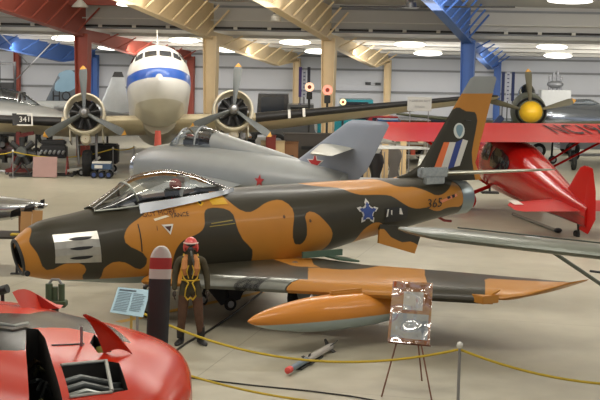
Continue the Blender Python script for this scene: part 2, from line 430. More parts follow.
# sprinkler pipe with couplings, thin conduit
g=G();g.tube([(-45,DM+.1,5.98),(45,DM+.1,5.98)],.045,8)
pipe=tag(g.build('sprinkler_pipe',DARK),'dark sprinkler pipe running the width of the hall under the roof','pipe')
for k in range(-12,13):
    g=G();g.cyl((k*1.55-.09,DM+.1,5.98),(k*1.55+.09,DM+.1,5.98),.075,n=8);g.build('coupling',WHITE,pipe)
g=G();g.tube([(-45,DM-.1,6.32),(45,DM-.1,6.32)],.03,6);tag(g.build('conduit_pipe',WHITE),'thin white conduit above the dark sprinkler pipe','pipe')
p=at(380,6,D=52);g=G();g.tube([at(340,6.5,D=52),at(515,7,D=52)],.04,6);tag(g.build('conduit_pipe',DARK),'dark conduit near the top right between the tan and blue frames','pipe')
# ceiling lights
LENS=MAT('lamp_lens',(255,252,240),.4,emit=5.5,var=0)
def ceil_z(y): return 5.9-(y-DM-.4)*.97/15.3
for i,(px,py) in enumerate([(-2,39),(67,37),(112,45),(184,39.5),(229,47.5),(295,41.5),(319,49.5),(410,43.5),(428,51.5),(552,45.5),(558,54)]):
    D=62;
    for _ in range(20):
        P=at(px,py,D=D);D+= (-1 if P.z<ceil_z(P.y)-.12 else 1)*.5*(.85**_)*4*.3
    D=64.5 if py-.018*(px-300)<43.6 else 71
    P=at(px,py,D=D);z=ceil_z(D)-.26
    r=thing('ceiling_light','bright oval ceiling light '+['at the far left edge, cut by the frame','above the left airliner engine, nearer row','right of the red column, farther row','just right above the airliner nose','right of the first tan column, farther row','left of the second tan column, nearer row','left of the second tan column, farther row','between second tan column and blue column, nearer row','between second tan column and blue column, farther row','right of the blue column, nearer row','right of the blue column, farther row'][i],'ceiling light',(P.x,D,z),0,'oval ceiling lights')
    g=G();g.ell((0,0,.03),(.78,.34,.13),24,8);g.build('lens',LENS,r)
    g=G();g.box((0,0,.17),(1.5,.2,.1));g.build('housing',WHITE,r)
r=thing('ceiling_light','bright oval ceiling light at the top right edge under the main roof','ceiling light',at(570,1,D=54),0,'oval ceiling lights')
g=G();g.ell((0,0,0),(.95,.4,.12),24,8);g.build('lens',LENS,r);g=G();g.box((0,0,.2),(1.6,.25,.16));g.build('housing',WHITE,r)
r=thing('ceiling_light','bright light under the red beam at top, left of the tan frame','ceiling light',at(126,4,D=54),0,'oval ceiling lights')
g=G();g.ell((0,0,0),(.4,.3,.1),24,8);g.build('lens',LENS,r);g=G();g.box((0,0,.2),(.6,.25,.16));g.build('housing',WHITE,r)
for i,(px,py,D) in enumerate([(80,0,55),(276,14,55),(411,0,50)]):
    P=at(px,py,D=D);r=thing('spotlight',['bell shaped lamp hanging before the red frame at the top','small white spotlight hanging between the tan frames','dark spotlight on the conduit at the top centre right'][i],'spotlight',P)
    g=G();g.lathe([(0,.1),(-.1,.2),(-.28,.36 if i==0 else .22),(-.3,.33)],ax='Z',n=20);g.build('shade',WHITE if i<2 else BLACK,r)
    g=G();g.tube([(0,0,0),(0,0,.5),(.1,0,.62)],.035,6);g.box((0,0,.08),(.2,.2,.14));g.build('bracket',DARK,r)
# hall lighting
def area(name,loc,sx,sy,e,rot=(0,0,0),col=(1,.95,.86)):
    l=bpy.data.lights.new(name,'AREA');l.shape='RECTANGLE';l.size=sx;l.size_y=sy;l.energy=e;l.color=col
    o=bpy.data.objects.new(name,l);C.objects.link(o);o.location=loc;o.rotation_euler=rot;return o
for i,(y,z,e) in enumerate([(2,10.9,250),(16,9.9,1850),(30,8.9,2500),(44,7.9,2400)]):
    for x in (-16,0,16): area('roof_lamp',(x,y,z),9,1.2,e*.36)
for x in (-18,-6,6,18): area('aisle_fill',(x,65,4.7),8,1.4,520,(math.radians(40),0,0));area('bay_fill',(x,47,7.0),8,1.2,420,(math.radians(58),0,0))  # unseen area lights without fixtures, added to brighten far wall and frames
for i,(y,z) in enumerate([(4,9.6),(20,8.6),(36,7.4),(50,6.6),(66,4.0)]):
    area('ceiling_fill',(0,y,z),50,3,(300,900,900,1100,700)[i],(PI,0,0))  # unseen lights aimed upward, added to lighten the ceiling
w=bpy.data.worlds.new('world');S.world=w;w.use_nodes=True;bg=w.node_tree.nodes['Background'];bg.inputs[0].default_value=(.86,.9,1,1);bg.inputs[1].default_value=.55
S.view_settings.view_transform='Standard';S.view_settings.look='None';S.view_settings.exposure=-.2;S.view_settings.gamma=1

# unseen lamps added under the main roof for their reflections
for i,y in enumerate((6,14,22,30,38,46)):
    for j,x in enumerate((-15,-9,-3,3,9,15)):
        z=12.4-(y+14)*.0703-.3
        r=thing('ceiling_light','unseen oval ceiling light added for reflections under the main roof','ceiling light',(x,y,z),0,'unseen main roof ceiling lights')
        g=G();g.ell((0,0,0),(1.0,.45,.12),20,6);g.build('lens',LENS,r)
        g=G();g.box((0,0,.2),(1.6,.25,.16));g.build('housing',WHITE,r)
# ================================================================== CAMOUFLAGED JET FIGHTER
SX,SY,ST=-5.08,22.0,.565
sab=thing('jet_fighter','orange and dark green camouflaged swept wing jet fighter parked across the middle of the hall','aircraft',(SX,SY,0),ST)
UP=side_unproject((SX,SY),ST,-.62)
UF=side_unproject((SX,SY),ST,0)
UW=plane_unproject((SX,SY),ST,.97)
def cut(o,cutters):
    """boolean-subtract cutter meshes (kept out of the scene)"""
    for c in cutters:
        m=o.modifiers.new('b','BOOLEAN');m.operation='DIFFERENCE';m.object=c;m.solver='EXACT';m.material_mode='TRANSFER' if hasattr(m,'material_mode') else m.material_mode
    dg=bpy.context.evaluated_depsgraph_get();me=bpy.data.meshes.new_from_object(o.evaluated_get(dg))
    old=o.data;o.modifiers.clear();o.data=me;bpy.data.meshes.remove(old)
    bm=bmesh.new();bm.from_mesh(me)
    for e in bm.edges:
        if len(e.link_faces)==2 and e.calc_face_angle(0)>.6: e.smooth=False
    bm.to_mesh(me);bm.free()
    for c in cutters:
        d=c.data;bpy.data.objects.remove(c);bpy.data.meshes.remove(d)
ORG,DKG=(176,119,46),(52,49,38)
def bl(P,k=4): return smooth_poly(P,k)
pA=[(44,205),(48,221),(38,240),(37,246),(42,255),(45,263),(48,270),(54,272),(60,268),(67,264),(80,263),(86,267),(88,272),(86,278),(92,283),(103,283),(105,276),(104,271),(107,266),(113,262),(124,262),(137,269),(143,268),(146,261),(143,254),(133,248),(126,245),(123,238),(126,230),(132,224),(148,214),(153,206),(150,190),(110,165),(60,180)]
pB=[(165,300),(171,275),(171,262),(173,250),(180,240),(195,233),(202,226),(204,215),(207,210),(215,208),(226,209),(232,214),(234,228),(240,240),(248,247),(250,255),(250,275),(250,300),(200,310)]
pC=[(229,150),(228,180),(229,195),(233,203),(240,210),(248,212),(256,209),(263,205),(270,202),(280,200),(286,202),(291,208),(291,216),(289,226),(289,238),(293,244),(299,243),(303,236),(303,224),(302,215),(307,211),(314,213),(322,221),(329,230),(330,240),(327,248),(318,258),(318,290),(400,290),(500,240),(500,150),(400,120),(300,130)]
pO2=[(312,182),(340,181),(352,177),(366,172),(372,172),(380,180),(393,182),(402,187),(412,188),(420,188),(432,192),(440,196),(448,195),(455,191),(468,184),(470,206),(460,208),(452,209),(445,212),(437,211),(430,208),(420,209),(410,207),(400,201),(392,196),(380,195),(362,195),(352,192),(345,189),(318,187)]
pO3=[(361,246),(361,234),(367,226),(376,222),(384,225),(386,232),(380,243),(372,250)]
fus_m=PAINT('fighter_camouflage',ORG,[('dark',DKG),('orange',ORG),('belly',(140,152,150))],.42,.1,.1)
st=[(.30,1.60,.96,.23),(.5,1.76,.91,.40),(.77,1.89,.86,.56),(1.33,1.99,.79,.64),(2.0,2.12,.71,.69),(2.6,2.2,.66,.72),(3.7,2.27,.62,.75),(4.45,2.31,.63,.77),(5.1,2.33,.69,.77),(6,2.34,.85,.75),(6.5,2.35,.98,.73),(7.5,2.36,1.19,.67),(8.4,2.37,1.33,.57),(9.2,2.34,1.47,.47),(9.8,2.25,1.56,.38)]
g=G();body(g,st,48,90,2.15,shear=lambda x:-.10*max(0,1-x/1.2))
fus=g.build('fuselage',[fus_m,BLACK],sab)
g=G();g.box((3.15,0,2.35),(1.55,.56,1.3));c1=g.build('c',BLACK,sab)
g=G();g.mi=0;g.lathe([(-.3,.20),(.9,.19)],(0,0,1.28),'X',24,True);c2=g.build('c',BLACK,sab)
fus.parent=None;c1.parent=None;c2.parent=None
cut(fus,[c1,c2]);fus.parent=sab
xz=lambda v:(v.x,v.z)
polys_attr(fus,'dark',[[UP(*p) for p in bl(P)] for P in (pA,pB,pC)],xz)
polys_attr(fus,'orange',[[UP(*p) for p in bl(P)] for P in (pO2,pO3)],xz)
attr(fus,'belly',lambda v:(.86+.05*max(0,1-v.x) -v.z) if v.x<2.6 else -.2)
FB=bvh(fus)
g=G();n=32
R=[]
for i in range(9):
    a=2*PI*i/9;rr=.035
    R.append([Vector((-.075*sin(2*PI*j/n)+.29+rr*sin(a)*1.0,(.205+rr*cos(a))*cos(2*PI*j/n),1.28+(.29+rr*cos(a))*sin(2*PI*j/n))) for j in range(n)])
g.rings(R,False,loop=True);g.build('intake_lip',MAT('intake_black',(38,38,38),.5),sab)
g=G();g.cyl((.25,-.5,1.08),(.25,-.535,1.08),.05);g.build('camera_port',BLACK,sab)
# gun panel with three ports
def port_quad(name,P,mat,off,tree=FB,par=sab,cuts=3,unp=UP): return decal(name,mat,par,tree,[unp(*p) for p in P],lambda x,z:(x,0,z),(0,1,0),off,cuts)
FOIL=MAT('dull_foil',(176,174,166),.3,.7,.35,6)
gp=port_quad('gun_panel',[(56,236),(57,264),(101,262),(98,231)],FOIL,.014)
for k in range(3):
    y=239+k*9.5;port_quad('gun_port',bl([(70,y+.5-k*.0),(78,y-1.6),(92,y-2.6),(88,y+.2),(77,y+1.6)],3),BLACK,.02,par=gp,cuts=1)
port_quad('panel_line',[(137.5,224),(138.5,224),(140.4,251),(139.3,251)],BLACK,.012,cuts=3)
# canopy, windscreen, rail
cs=[(2.36,2.50,1.92,.40),(2.7,2.66,1.83,.42),(3.1,2.71,1.84,.42),(3.6,2.63,2.0,.38),(4.1,2.45,2.14,.28),(4.4,2.33,2.24,.16)]
g=G();body(g,cs,24,24,2.1,shear=lambda x:-.1 if x<2.5 else -.1*max(0,(3.4-x)/.9),arc=(0,PI));g.build('canopy',GLASS,sab)
ws=[(1.62,2.09,2.0,.22),(1.9,2.24,1.96,.32),(2.36,2.50,1.92,.40)]
g=G();body(g,ws,20,10,2.0,shear=lambda x:-.1*(x-1.62)/.74,arc=(0,PI));g.build('windscreen',GLASSD,sab)
def arcpts(x,top,bot,w,sh,n=16,k=1.01):
    zc=(top+bot)/2;rz=(top-bot)/2
    return [Vector((x+sh*sin(t),w*k*cos(t),zc+rz*k*sin(t))) for t in [PI*i/n for i in range(n+1)]]
g=G();g.tube(arcpts(2.36,2.5,1.9,.40,-.1),.022,6);g.build('canopy_bow',GREYG,sab)
g=G();g.tube(arcpts(2.0,2.28,1.9,.33,-.04),.012,6)
for s in (-1,1):
    g.tube([(1.62,s*.17,2.06),(1.98,s*.25,2.20),(2.28,s*.26,2.42)],.016,6)
    g.tube([(1.6,s*.22,2.04),(2.0,s*.36,2.08),(2.38,s*.42,2.12)],.02,6)
g.build('windscreen_frame',GREYG,sab)
RAILM=MAT('rail_silver',(185,190,198),.25,.7,.1)
for s in (-1,1):
    g=G();R=[]
    for i in range(17):
        t=i/16;x=2.36+2.05*t;w=cr([2.36,2.7,3.1,3.6,4.1,4.41],[.43,.45,.46,.43,.35,.2],x);z0=2.02+.29*t;h=.14*(1-.7*t)
        R.append([Vector((x,s*(w+.07-.05*t),z0-.03)),Vector((x,s*(w),z0+h)),Vector((x,s*(w-.03),z0+h)),Vector((x,s*(w-.02),z0-.03))])
    g.rings(R);g.build('canopy_rail',RAILM,sab)
# ejection seat and cockpit
g=G();g.box((3.28,0,2.05),(.14,.4,.62),Matrix.Rotation(-.25,3,'Y'),.03);g.box((3.05,0,1.85),(.5,.4,.12),None,.03)
seat=g.build('ejection_seat',DARK,sab)
g=G();g.ell((3.30,0,2.42),(.1,.17,.12),12,8);g.build('headrest',MAT('red_leather',(150,40,40),.6),seat)
g=G();g.box((3.2,-.12,2.16),(.06,.1,.2),None,.02);g.build('red_pad',MAT('red_leather2',(190,60,45),.6),seat)
g=G();g.cyl((3.42,.05,2.2),(3.5,.05,2.58),.05,n=8);g.box((3.46,0,2.53),(.1,.3,.08));g.build('seat_rail',WHITE,seat)
g=G();g.box((3.95,0,2.28),(.45,.22,.16),None,.03);g.cyl((3.6,.0,2.2),(3.9,0,2.3),.05);g.build('radio_box',DARK,sab)
g=G();g.box((2.45,0,2.17),(.12,.46,.25),Matrix.Rotation(.5,3,'Y'),.03);g.build('instrument_panel',BLACK,sab)
# fin
fin_m=PAINT('fin_camouflage',ORG,[('dark',DKG),('tip',(138,142,142))],.45,.1,.1)
g=G();wing(g,[(7.7,0,2.25,2.9,.03),(8.6,0,2.45,1.9,.07),(8.94,0,2.62,1.47,.09),(10.2,0,4.40,.72,.08),(10.3,0,4.45,.58,.03)],12,8,'Z')
fin=g.build('fin',fin_m,sab)
fd=[(380,200),(400,172),(420,160),(440,130),(454,105.5),(459,107.5),(464,111),(474.5,112),(477.5,116),(476,127),(473,142),(471,154),(474,175),(480,200)]
polys_attr(fin,'dark',[[UF(*p) for p in fd]],xz)
tz=UF(464,93.5)[1];attr(fin,'tip',lambda v:v.z-tz)
FINB=bvh(fin)
def fdec(name,P,c,off=.006,cuts=1): return decal(name,c,sab,FINB,[UF(*p) for p in P],lambda x,z:(x,0,z),(0,1,0),off,cuts)
fdec('orange_stripe',[(442.4,142),(448,142),(438.8,169.6),(431.6,169.6)],MAT('stripe_orange',(222,112,60),.5))
fdec('white_stripe',[(448,142),(454.4,142),(446,168.8),(438.8,169.6)],WHITE)
fdec('blue_stripe',[(454.4,142),(461.6,139),(452.6,166.7),(446,168.8)],MAT('stripe_blue',(44,62,130),.5))
fdec('white_stripe',[(461.6,139),(467,140.6),(458.6,165.5),(452.6,166.7)],WHITE)
em=fdec('fin_emblem',[(457.8+5.6*cos(2*PI*i/20),130.6+7.8*sin(2*PI*i/20)) for i in range(20)],MAT('emblem_pale_blue',(206,212,208),.5),.008)
decal('shield',MAT('emblem_blue',(120,150,165),.5),em,FINB,[UF(*p) for p in bl([(455,126),(458,124.5),(461,126),(461.3,131),(458,137),(454.7,131)],2)],lambda x,z:(x,0,z),(0,1,0),.014,0)
g=G();g.tube([UF and Vector((UF(463,120+0)[0],-.07,UF(463,120)[1])),Vector((UF(469,121)[0],-.07,UF(469,121)[1]))],.012,6)
g.build('rudder_hinge',DARK,sab)
# tail plane
STB=MAT('stabilizer_metal',(142,142,128),.35,.5,.12)
for s in (-1,1):
    g=G();wing(g,[(9.0,s*.2,2.44,1.35,.085,0),(10.38,s*1.9,2.62,.62,.08,0),(10.62,s*1.99,2.63,.36,.05,0)],10,8);g.build('tail_plane',STB,sab)
SHY=MAT('polished_fairing',(170,176,176),.25,.6,.4,14)
g=G();g.box((8.95,-.42,2.50),(.72,.16,.20),None,.03);g.box((8.98,-.42,2.34),(.5,.12,.16),None,.02);g.build('stabilizer_fairing',SHY,sab)
# tail pipe
g=G();g.lathe([(9.72,.33),(9.76,.36),(10.12,.345),(10.16,.32),(10.12,.29),(9.8,.24),(9.6,.02)],(0,0,1.90),'X',28);g.build('tail_pipe',MAT('exhaust_metal',(128,140,145),.35,.6),sab)
g=G();g.tube([(9.35,0,1.56),(9.62,0,1.42),(9.8,0,1.4)],.03,6);g.build('tail_bumper',MAT('dull_red',(140,50,45),.5),sab)
# wings
wing_m=PAINT('wing_camouflage',ORG,[('dark',DKG),('tip',ORG)],.4,.15,.1)
wd=[[(180,235),(262,256),(276,262),(292,268),(308,270),(308,300),(200,300)],
    bl([(312,259),(314,266),(325,271),(345,273),(365,271),(380,265),(395,263),(414,262),(414,250),(312,250)],3),
    [(425,263),(429,272),(424,278),(427,288),(430,310),(485,310),(485,287),(482,284),(478,279),(492,278),(560,281),(620,283),(620,262),(520,262)]]
for s in (-1,1):
    g=G();Wd=[(2.35,.55,.78,3.75,.10,.16),(3.2,1.57,.81,3.25,.10,.13),(4.43,3.1,.86,2.87,.10,.12),(6.43,5.5,.96,1.62,.10,.14),(6.8,5.75,1.04,1.27,.08,.12),(7.35,5.93,1.18,.6,.06,.05)]
    R=[];P=foil(14)
    for i in range(len(Wd)-1):
        kk=12
        for k in range(kk+(i==len(Wd)-2)):
            t=k/kk;q=[Wd[i][j]*(1-t)+Wd[i+1][j]*t for j in range(6)]
            R.append([Vector((q[0]+u*q[3],s*q[1],q[2]+v*q[3]*q[4]+u*q[5])) for u,v in P])
    g.rings(R);w_=g.build('wing',wing_m,sab)
    if s<0:
        wx=lambda v:(v.x,v.y)
        polys_attr(w_,'dark',[[UW(*p) for p in P] for P in wd]+[[plane_unproject((SX,SY),ST,1.13)(*p) for p in [(425,255),(425,270),(480,274.5),(540,279),(592,282),(592,255)]]],wx);attr(w_,'tip',lambda v:-1)
        WB=bvh(w_)
    else:
        attr(w_,'dark',lambda v:.3*sin(v.y*2.1)+.1*sin(v.x*3));attr(w_,'tip',lambda v:-1)
SLM=MAT('slat_metal',(122,124,118),.3,.75,.25,5)
def slat(y0,y1,mat,name):
    g=G();R=[]
    for k in range(11):
        y=y0+(y1-y0)*k/10;xle=2.35+(y-.55)*.81;c=3.75-(y-.55)*.40
        prof=[(-.06,-.055),(-.10,-.01),(-.08,.035),(.0,.09),(.13,.125),(.13,.11),(.02,.06),(-.02,-.02),(0,-.06)]
        R.append([Vector((xle-.02+a*1.15,-y,.80+.03*(y-.55)+b*1.25)) for a,b in prof])
    g.rings(R);return g.build(name,mat,sab)
slat(1.25,2.75,SLM,'leading_edge_slat')
os_=slat(2.77,5.45,wing_m,'leading_edge_slat');polys_attr(os_,'dark',[[UW(*p) for p in P] for P in wd[2:]],lambda v:(v.x,v.y));attr(os_,'tip',lambda v:-1);slat(2.02,2.38,DARK,'slat_band')
g=G();g.box((6.35,-1.0,.98),(.5,.5,.04),Matrix.Rotation(.15,3,'Y'),.01);g.box((6.0,-.85,1.08),(.9,.05,.12));g.build('flap_edge',MAT('flap_green',(74,96,80),.5),sab)
g=G();g.box((6.22,-5.28,.96),(.34,.42,.13),Matrix.Rotation(.0,3,'Z'),.01);g.build('tip_fairing',MAT('orange_paint',ORG,.45),sab)
# drop tanks
tank_m=PAINT('tank_paint',(196,126,48),[('belly',(162,176,174))],.35,.3,.06)
for s in (-1,1):
    g=G();prof=[(0,.015),(.1,.07),(.3,.14),(.7,.225),(1.2,.285),(1.7,.3),(2.3,.285),(2.8,.23),(3.2,.14),(3.45,.05),(3.5,.01)]
    g.lathe([(2.7+cr([i for i in range(11)],[p[0] for p in prof],k/4),cr([i for i in range(11)],[p[1] for p in prof],k/4)) for k in range(41)],(0,s*3.75,.62),'X',28,True)
    t_=g.build('drop_tank',tank_m,sab);attr(t_,'belly',lambda v:.55-v.z)
    g=G();wing(g,[(4.2,s*3.75,.84,.001,.1),(4.2,s*3.75,.84,.001,.1)],4,1) if False else g.box((4.75,s*3.75,.88),(1.0,.09,.2),None,.03);g.build('pylon',tank_m if False else MAT('orange_paint',ORG,.45),t_)
g=G();g.tube([(4.0,-3.6,.9),(3.8,-3.68,.78)],.02,6);g.build('sway_brace',STEEL,sab)
# landing gear
for s in (-1,1):
    g=G();wheel(g,(5.35,s*1.28,.36),.36,.22);w_=g.build('main_wheel',[RUBBER,STEEL],sab)
    g=G();g.tube([(5.35,s*1.12,.36),(5.3,s*1.0,.6),(5.2,s*1.15,1.0)],.06,10);g.build('main_gear_leg',STEEL,sab)
    g=G();g.prism([(4.9,.95),(5.9,.95),(5.75,.45),(5.1,.38)],lambda x,z:(x,s*1.45,z),lambda x,z:(x,s*1.48,z));g.build('gear_door',MAT('door_grey_blue',(150,160,158),.4),sab)
g=G();wheel(g,(2.75,0,.24),.24,.16);g.build('nose_wheel',[RUBBER,STEEL],sab)
g=G();g.tube([(2.75,.12,.24),(2.75,.12,.55),(2.8,0,.62),(2.85,0,.75)],.045,8);g.tube([(2.75,-.12,.24),(2.75,-.12,.55),(2.8,0,.62)],.035,8);g.build('nose_gear_leg',STEEL,sab)
g=G();g.prism([(3.6,.66),(4.6,.70),(4.4,.28),(4.0,.20)],lambda x,z:(x,-.5,z),lambda x,z:(x,-.53,z));g.build('wheel_well_door',DARK,sab)
g=G();wheel(g,(3.55,-.62,.36),.11,.07);g.tube([(3.55,-.6,.36),(3.7,-.5,.66)],.03,6);g.build('lifting_roller',[RUBBER,STEEL],sab)
g=G();wheel(g,(3.95,-.95,.30),.12,.07);g.tube([(3.95,-.9,.3),(4.0,-.7,.66)],.03,6);g.build('lifting_roller',[RUBBER,STEEL],sab)
# speed brake
sbm=PAINT('speed_brake_paint',DKG,[('orange',ORG)],.45,.1,.1)
qb=[UP(*p) for p in [(380,224),(421,229),(412,253),(378,243)]]
g=G();n=10;R=[]
def qp(u,v):
    a,b,c,d=qb;return ((a[0]*(1-u)+b[0]*u)*(1-v)+(d[0]*(1-u)+c[0]*u)*v,(a[1]*(1-u)+b[1]*u)*(1-v)+(d[1]*(1-u)+c[1]*u)*v)
for th in (0,.05):
    pass
for i in range(n+1):
    u=i/n;r=[]
    for j in range(n+1): x,z=qp(u,j/n);r.append(Vector((x,-.62-.06*u-.03*j/n,z)))
    for j in range(n,-1,-1): x,z=qp(u,j/n);r.append(Vector((x,-.57-.06*u-.03*j/n,z)))
    R.append(r)
g.rings(R);sb=g.build('speed_brake',sbm,sab)
polys_attr(sb,'orange',[[UP(*p) for p in [(374,245),(379,229),(384,229),(390,237),(400,242),(410,241),(416,245),(413,256),(396,252)]]],xz)
g=G();g.tube([(7.75,-.45,1.5),(8.0,-.62,1.25)],.03,6);g.build('brake_actuator',STEEL,sb)
port_quad('brake_well',[(384,208),(408,206),(409,219),(397,222),(384,222)],BLACK,.014)
for P in ([(386,209),(387.5,209),(386.5,216),(384.8,217)],[(389.5,210),(391,210),(391,215),(389.8,214)],[(399,208),(400.5,208),(403,214.5),(399,214)]): port_quad('well_bracket',P,WHITE,.022,cuts=0)
# markings
starp=[]
cx,cy=365.5,211.5
for k in range(5):
    a=-PI/2+2*PI*k/5;ca,sa=cos(a),sin(a)
    def sp(r,w): return (cx+(r*ca-w*sa)*11.6,cy+(r*sa+w*ca)*13.2)
    starp+=[sp(.58,-.15),sp(.68,-.21),sp(1.0,0),sp(.68,.21),sp(.58,.15)]
    a2=a+PI/5;starp.append((cx+.50*cos(a2)*11.6,cy+.50*sin(a2)*13.2))
rd=port_quad('star_marking',starp,WHITE,.012,cuts=3)
port_quad('star_centre',[(cx+(x-cx)*.78,cy+(y-cy)*.78) for x,y in starp],MAT('marking_blue',(48,72,138),.4,0,.3,9),.024,par=rd,cuts=3)
def dtext(name,s,px,py,size,mat,par,tree,unp,slant=0,rot=0,off=.02,stretch=1):
    bm=text_bm(s,size,2);cx_,cz_=unp(px,py)
    bmesh.ops.triangulate(bm,faces=bm.faces[:])
    for v in bm.verts:
        x,y=v.co.x*stretch+v.co.y*slant,v.co.y
        v.co=Vector((cx_+x*cos(rot)-y*sin(rot),cz_+x*sin(rot)+y*cos(rot),0))
    return _proj(bm,name,mat,par,tree,lambda x,z:(x,0,z),(0,1,0),off)
dtext('serial_number','365',438,204,.27,BLACK,sab,FB,UP,.1,.03,stretch=1.1)
dtext('name_lettering','GUY MORE',161,213.5,.115,MAT('brown_black_letter',(70,34,22),.6),sab,FB,UP,.1,.06,stretch=1.15)
dtext('name_lettering','YANCE',180,215,.10,BLACK,sab,FB,UP,.1,.06,stretch=1.15)
port_quad('white_dash',[(154,219),(167,215.5),(170,216.5),(155,221)],CREAM,.012)
dtext('stencil_mark','1',155.5,228,.12,MAT('brown_black_letter',(70,34,22),.6),sab,FB,UP)
tr=port_quad('warning_triangle',[(160.5,224.5),(172,223.5),(168,234)],WHITE,.012,cuts=1)
port_quad('triangle_centre',[(163,226),(169.8,225.3),(167.5,231)],MAT('brown_black_letter',(70,34,22),.6),.02,par=tr,cuts=0)
port_quad('yellow_placard',[(214,200),(229,198.5),(230,204.5),(215,205.5)],YEL,.012)
port_quad('rescue_arrow',[(200,203),(204,200),(208,203.5),(204,207)],YEL,.012)
port_quad('rescue_arrow_centre',[(202.5,203.2),(204,201.8),(205.8,203.5),(204,205.2)],BLACK,.02,cuts=0)
port_quad('yellow_stripe',[(209,222.5),(230,219),(230,220),(209,223.5)],MAT('faded_yellow',(140,125,50),.5),.012)
port_quad('yellow_stripe',[(207,225.5),(232,222.2),(232,223),(207,226.3)],MAT('faded_yellow',(140,125,50),.5),.012)
port_quad('red_pin',[(361,213),(362,213),(362,214),(361,214)],MAT('dull_red',(140,50,45),.5),.012,cuts=0) if False else None
for p in ((281,216),(306.5,220)): port_quad('fuel_cap',[(p[0]+1.3*cos(i),p[1]+1.8*sin(i)) for i in (0,1,2,3,4,5)],MAT('cap_brown',(90,60,30),.5),.012,cuts=0)
port_quad('access_hatch',[(452,197.5),(455.5,196.5),(456,199),(452.5,200)],BLACK,.012,cuts=0);port_quad('access_hatch',[(457.5,196),(461,195),(461,198),(458,199)],BLACK,.012,cuts=0)
port_quad('red_flash',[(444,201.5),(463,194.5),(464,197),(446,203.5)],MAT('flash_pink',(212,128,92),.5),.010)
port_quad('light_streak',[(262,201.5),(275,199.5),(300,197),(300,198.2),(275,201),(262,202.6)],MAT('scuffed_paint',(140,130,110),.4),.012) if False else None
# ================================================================== WHITE TWIN ENGINED AIRLINER
def engine(par,name,c,R,mat,cowl_len=1.1,ring=True,ax=Vector((-1,0,0))):
    g=G();g.lathe([(-.0,R*.86),(-.06,R*.90),(-.02,R*.97),(.15,R),(cowl_len*.7,R*.99),(cowl_len,R*.93),(cowl_len,R*.85),(.2,R*.82),(0,R*.86)],c,'X',40);cw=g.build(name,mat,par)
    return cw
def radial(par,c,R,mat):
    g=G();g.lathe([(.0,.02),(.0,R*.2),(.12,R*.32),(.35,R*.36),(.4,R*.8),(.42,.02)],c,'X',24)
    c=Vector(c)
    for k in range(9):
        a=2*PI*k/9;d=Vector((0,sin(a),cos(a)))
        g.cyl(c+Vector((.2,0,0))+d*R*.3,c+Vector((.2,0,0))+d*R*.8,R*.12,R*.13,10)
        g.cyl(c+Vector((.0,0,0))+d*R*.3,c+Vector((.08,0,0))+d*R*.75,R*.025,n=6)
    return g.build('radial_engine',mat,par)
def prop(par,c,R,angs,w,bm_,tipm,hubm,hub=.22,tip=.1,spin=None,r0=.1,name='propeller'):
    g=G();g.lathe(spin or [(-.28,.01),(-.26,hub*.5),(-.12,hub*.8),(.05,hub),(.25,hub*.8),(.3,.02)],c,'X',20);h=g.build(name,hubm,par)
    for a in angs:
        g=G();blade(g,c,a,R,w,r0,tip);g.build('blade',[bm_,tipm],h)
    return h
AIRW=PAINT('airliner_paint',(206,205,199),[('stripe',(44,88,170)),('bare',(184,180,164))],.3,.3,.06)
UND=MAT('wing_cream_underside',(206,194,164),.4,.1,.1);DEICE=MAT('deicer_rubber',(34,33,33),.6)
PROPG=MAT('propeller_grey',(88,92,92),.5,.2);PT=MAT('prop_tip_yellow',(190,136,44),.5)
ax_,ay_=-5.45,50.6
dc=thing('airliner','white twin engined propeller airliner with blue nose stripe, facing the camera','aircraft',(ax_,ay_,0),0)
dc.rotation_euler=(math.radians(-2.0),math.radians(11.5),math.radians(96.5))
st=[(-4.75,2.95,2.90,.03),(-4.68,3.18,2.68,.26),(-4.5,3.42,2.45,.48),(-4.1,3.72,2.2,.78),(-3.6,3.98,2.02,.99),(-3.1,4.2,1.93,1.1),(-2.75,4.55,1.9,1.15),(-2.3,4.74,1.88,1.19),(-1.5,4.82,1.86,1.22),(3,4.82,1.86,1.24),(7,4.75,2.1,1.15),(11,4.6,2.9,.7),(14.2,4.35,3.6,.22),(14.8,4.2,3.8,.05)]
g=G();body(g,st,44,90,2.05);f=g.build('fuselage',AIRW,dc)
attr(f,'stripe',lambda v:(.20-abs(v.z-3.27)) if v.x>-5 else -1);attr(f,'bare',lambda v:2.35-v.z)
DB=bvh(f)
# cockpit panes
def pane(P,par,name='cockpit_pane'):
    bm=bmesh.new();vs=[bm.verts.new((p[0],p[1],0)) for p in P];bm.faces.new(vs);bmesh.ops.triangulate(bm,faces=bm.faces[:]);bmesh.ops.subdivide_edges(bm,edges=bm.edges[:],cuts=2,use_grid_fill=True)
    return _proj(bm,name,DGLASS,par,DB,lambda a,b:(-3,a,b),(1,0,0),.02)
for s in (-1,1):
    pane([(s*.05,4.15),(s*.5,4.11),(s*.48,4.36),(s*.05,4.40)],dc);pane([(s*.57,4.09),(s*.86,4.0),(s*.82,4.22),(s*.55,4.34)],dc)
for s in (-1,1):
    bm=bmesh.new();vs=[bm.verts.new((p[0],p[1],0)) for p in [(-2.75,3.98),(-2.1,3.98),(-2.1,4.35),(-2.6,4.35)]];bm.faces.new(vs)
    bmesh.ops.subdivide_edges(bm,edges=bm.edges[:],cuts=2,use_grid_fill=True);_proj(bm,'cockpit_pane',DGLASS,dc,DB,lambda a,b:(a,0,b),(0,-s,0),.02)
for s in (-1,1):
  for k in range(7):
    bm=bmesh.new();x=-.2+1.15*k;vs=[bm.verts.new((x+p[0],p[1],0)) for p in [(-.2,3.75),(.2,3.75),(.2,4.15),(-.2,4.15)]];bm.faces.new(vs)
    bmesh.ops.subdivide_edges(bm,edges=bm.edges[:],cuts=1,use_grid_fill=True);_proj(bm,'cabin_window',DGLASS,dc,DB,lambda a,b:(a,0,b),(0,-s,0),.02)
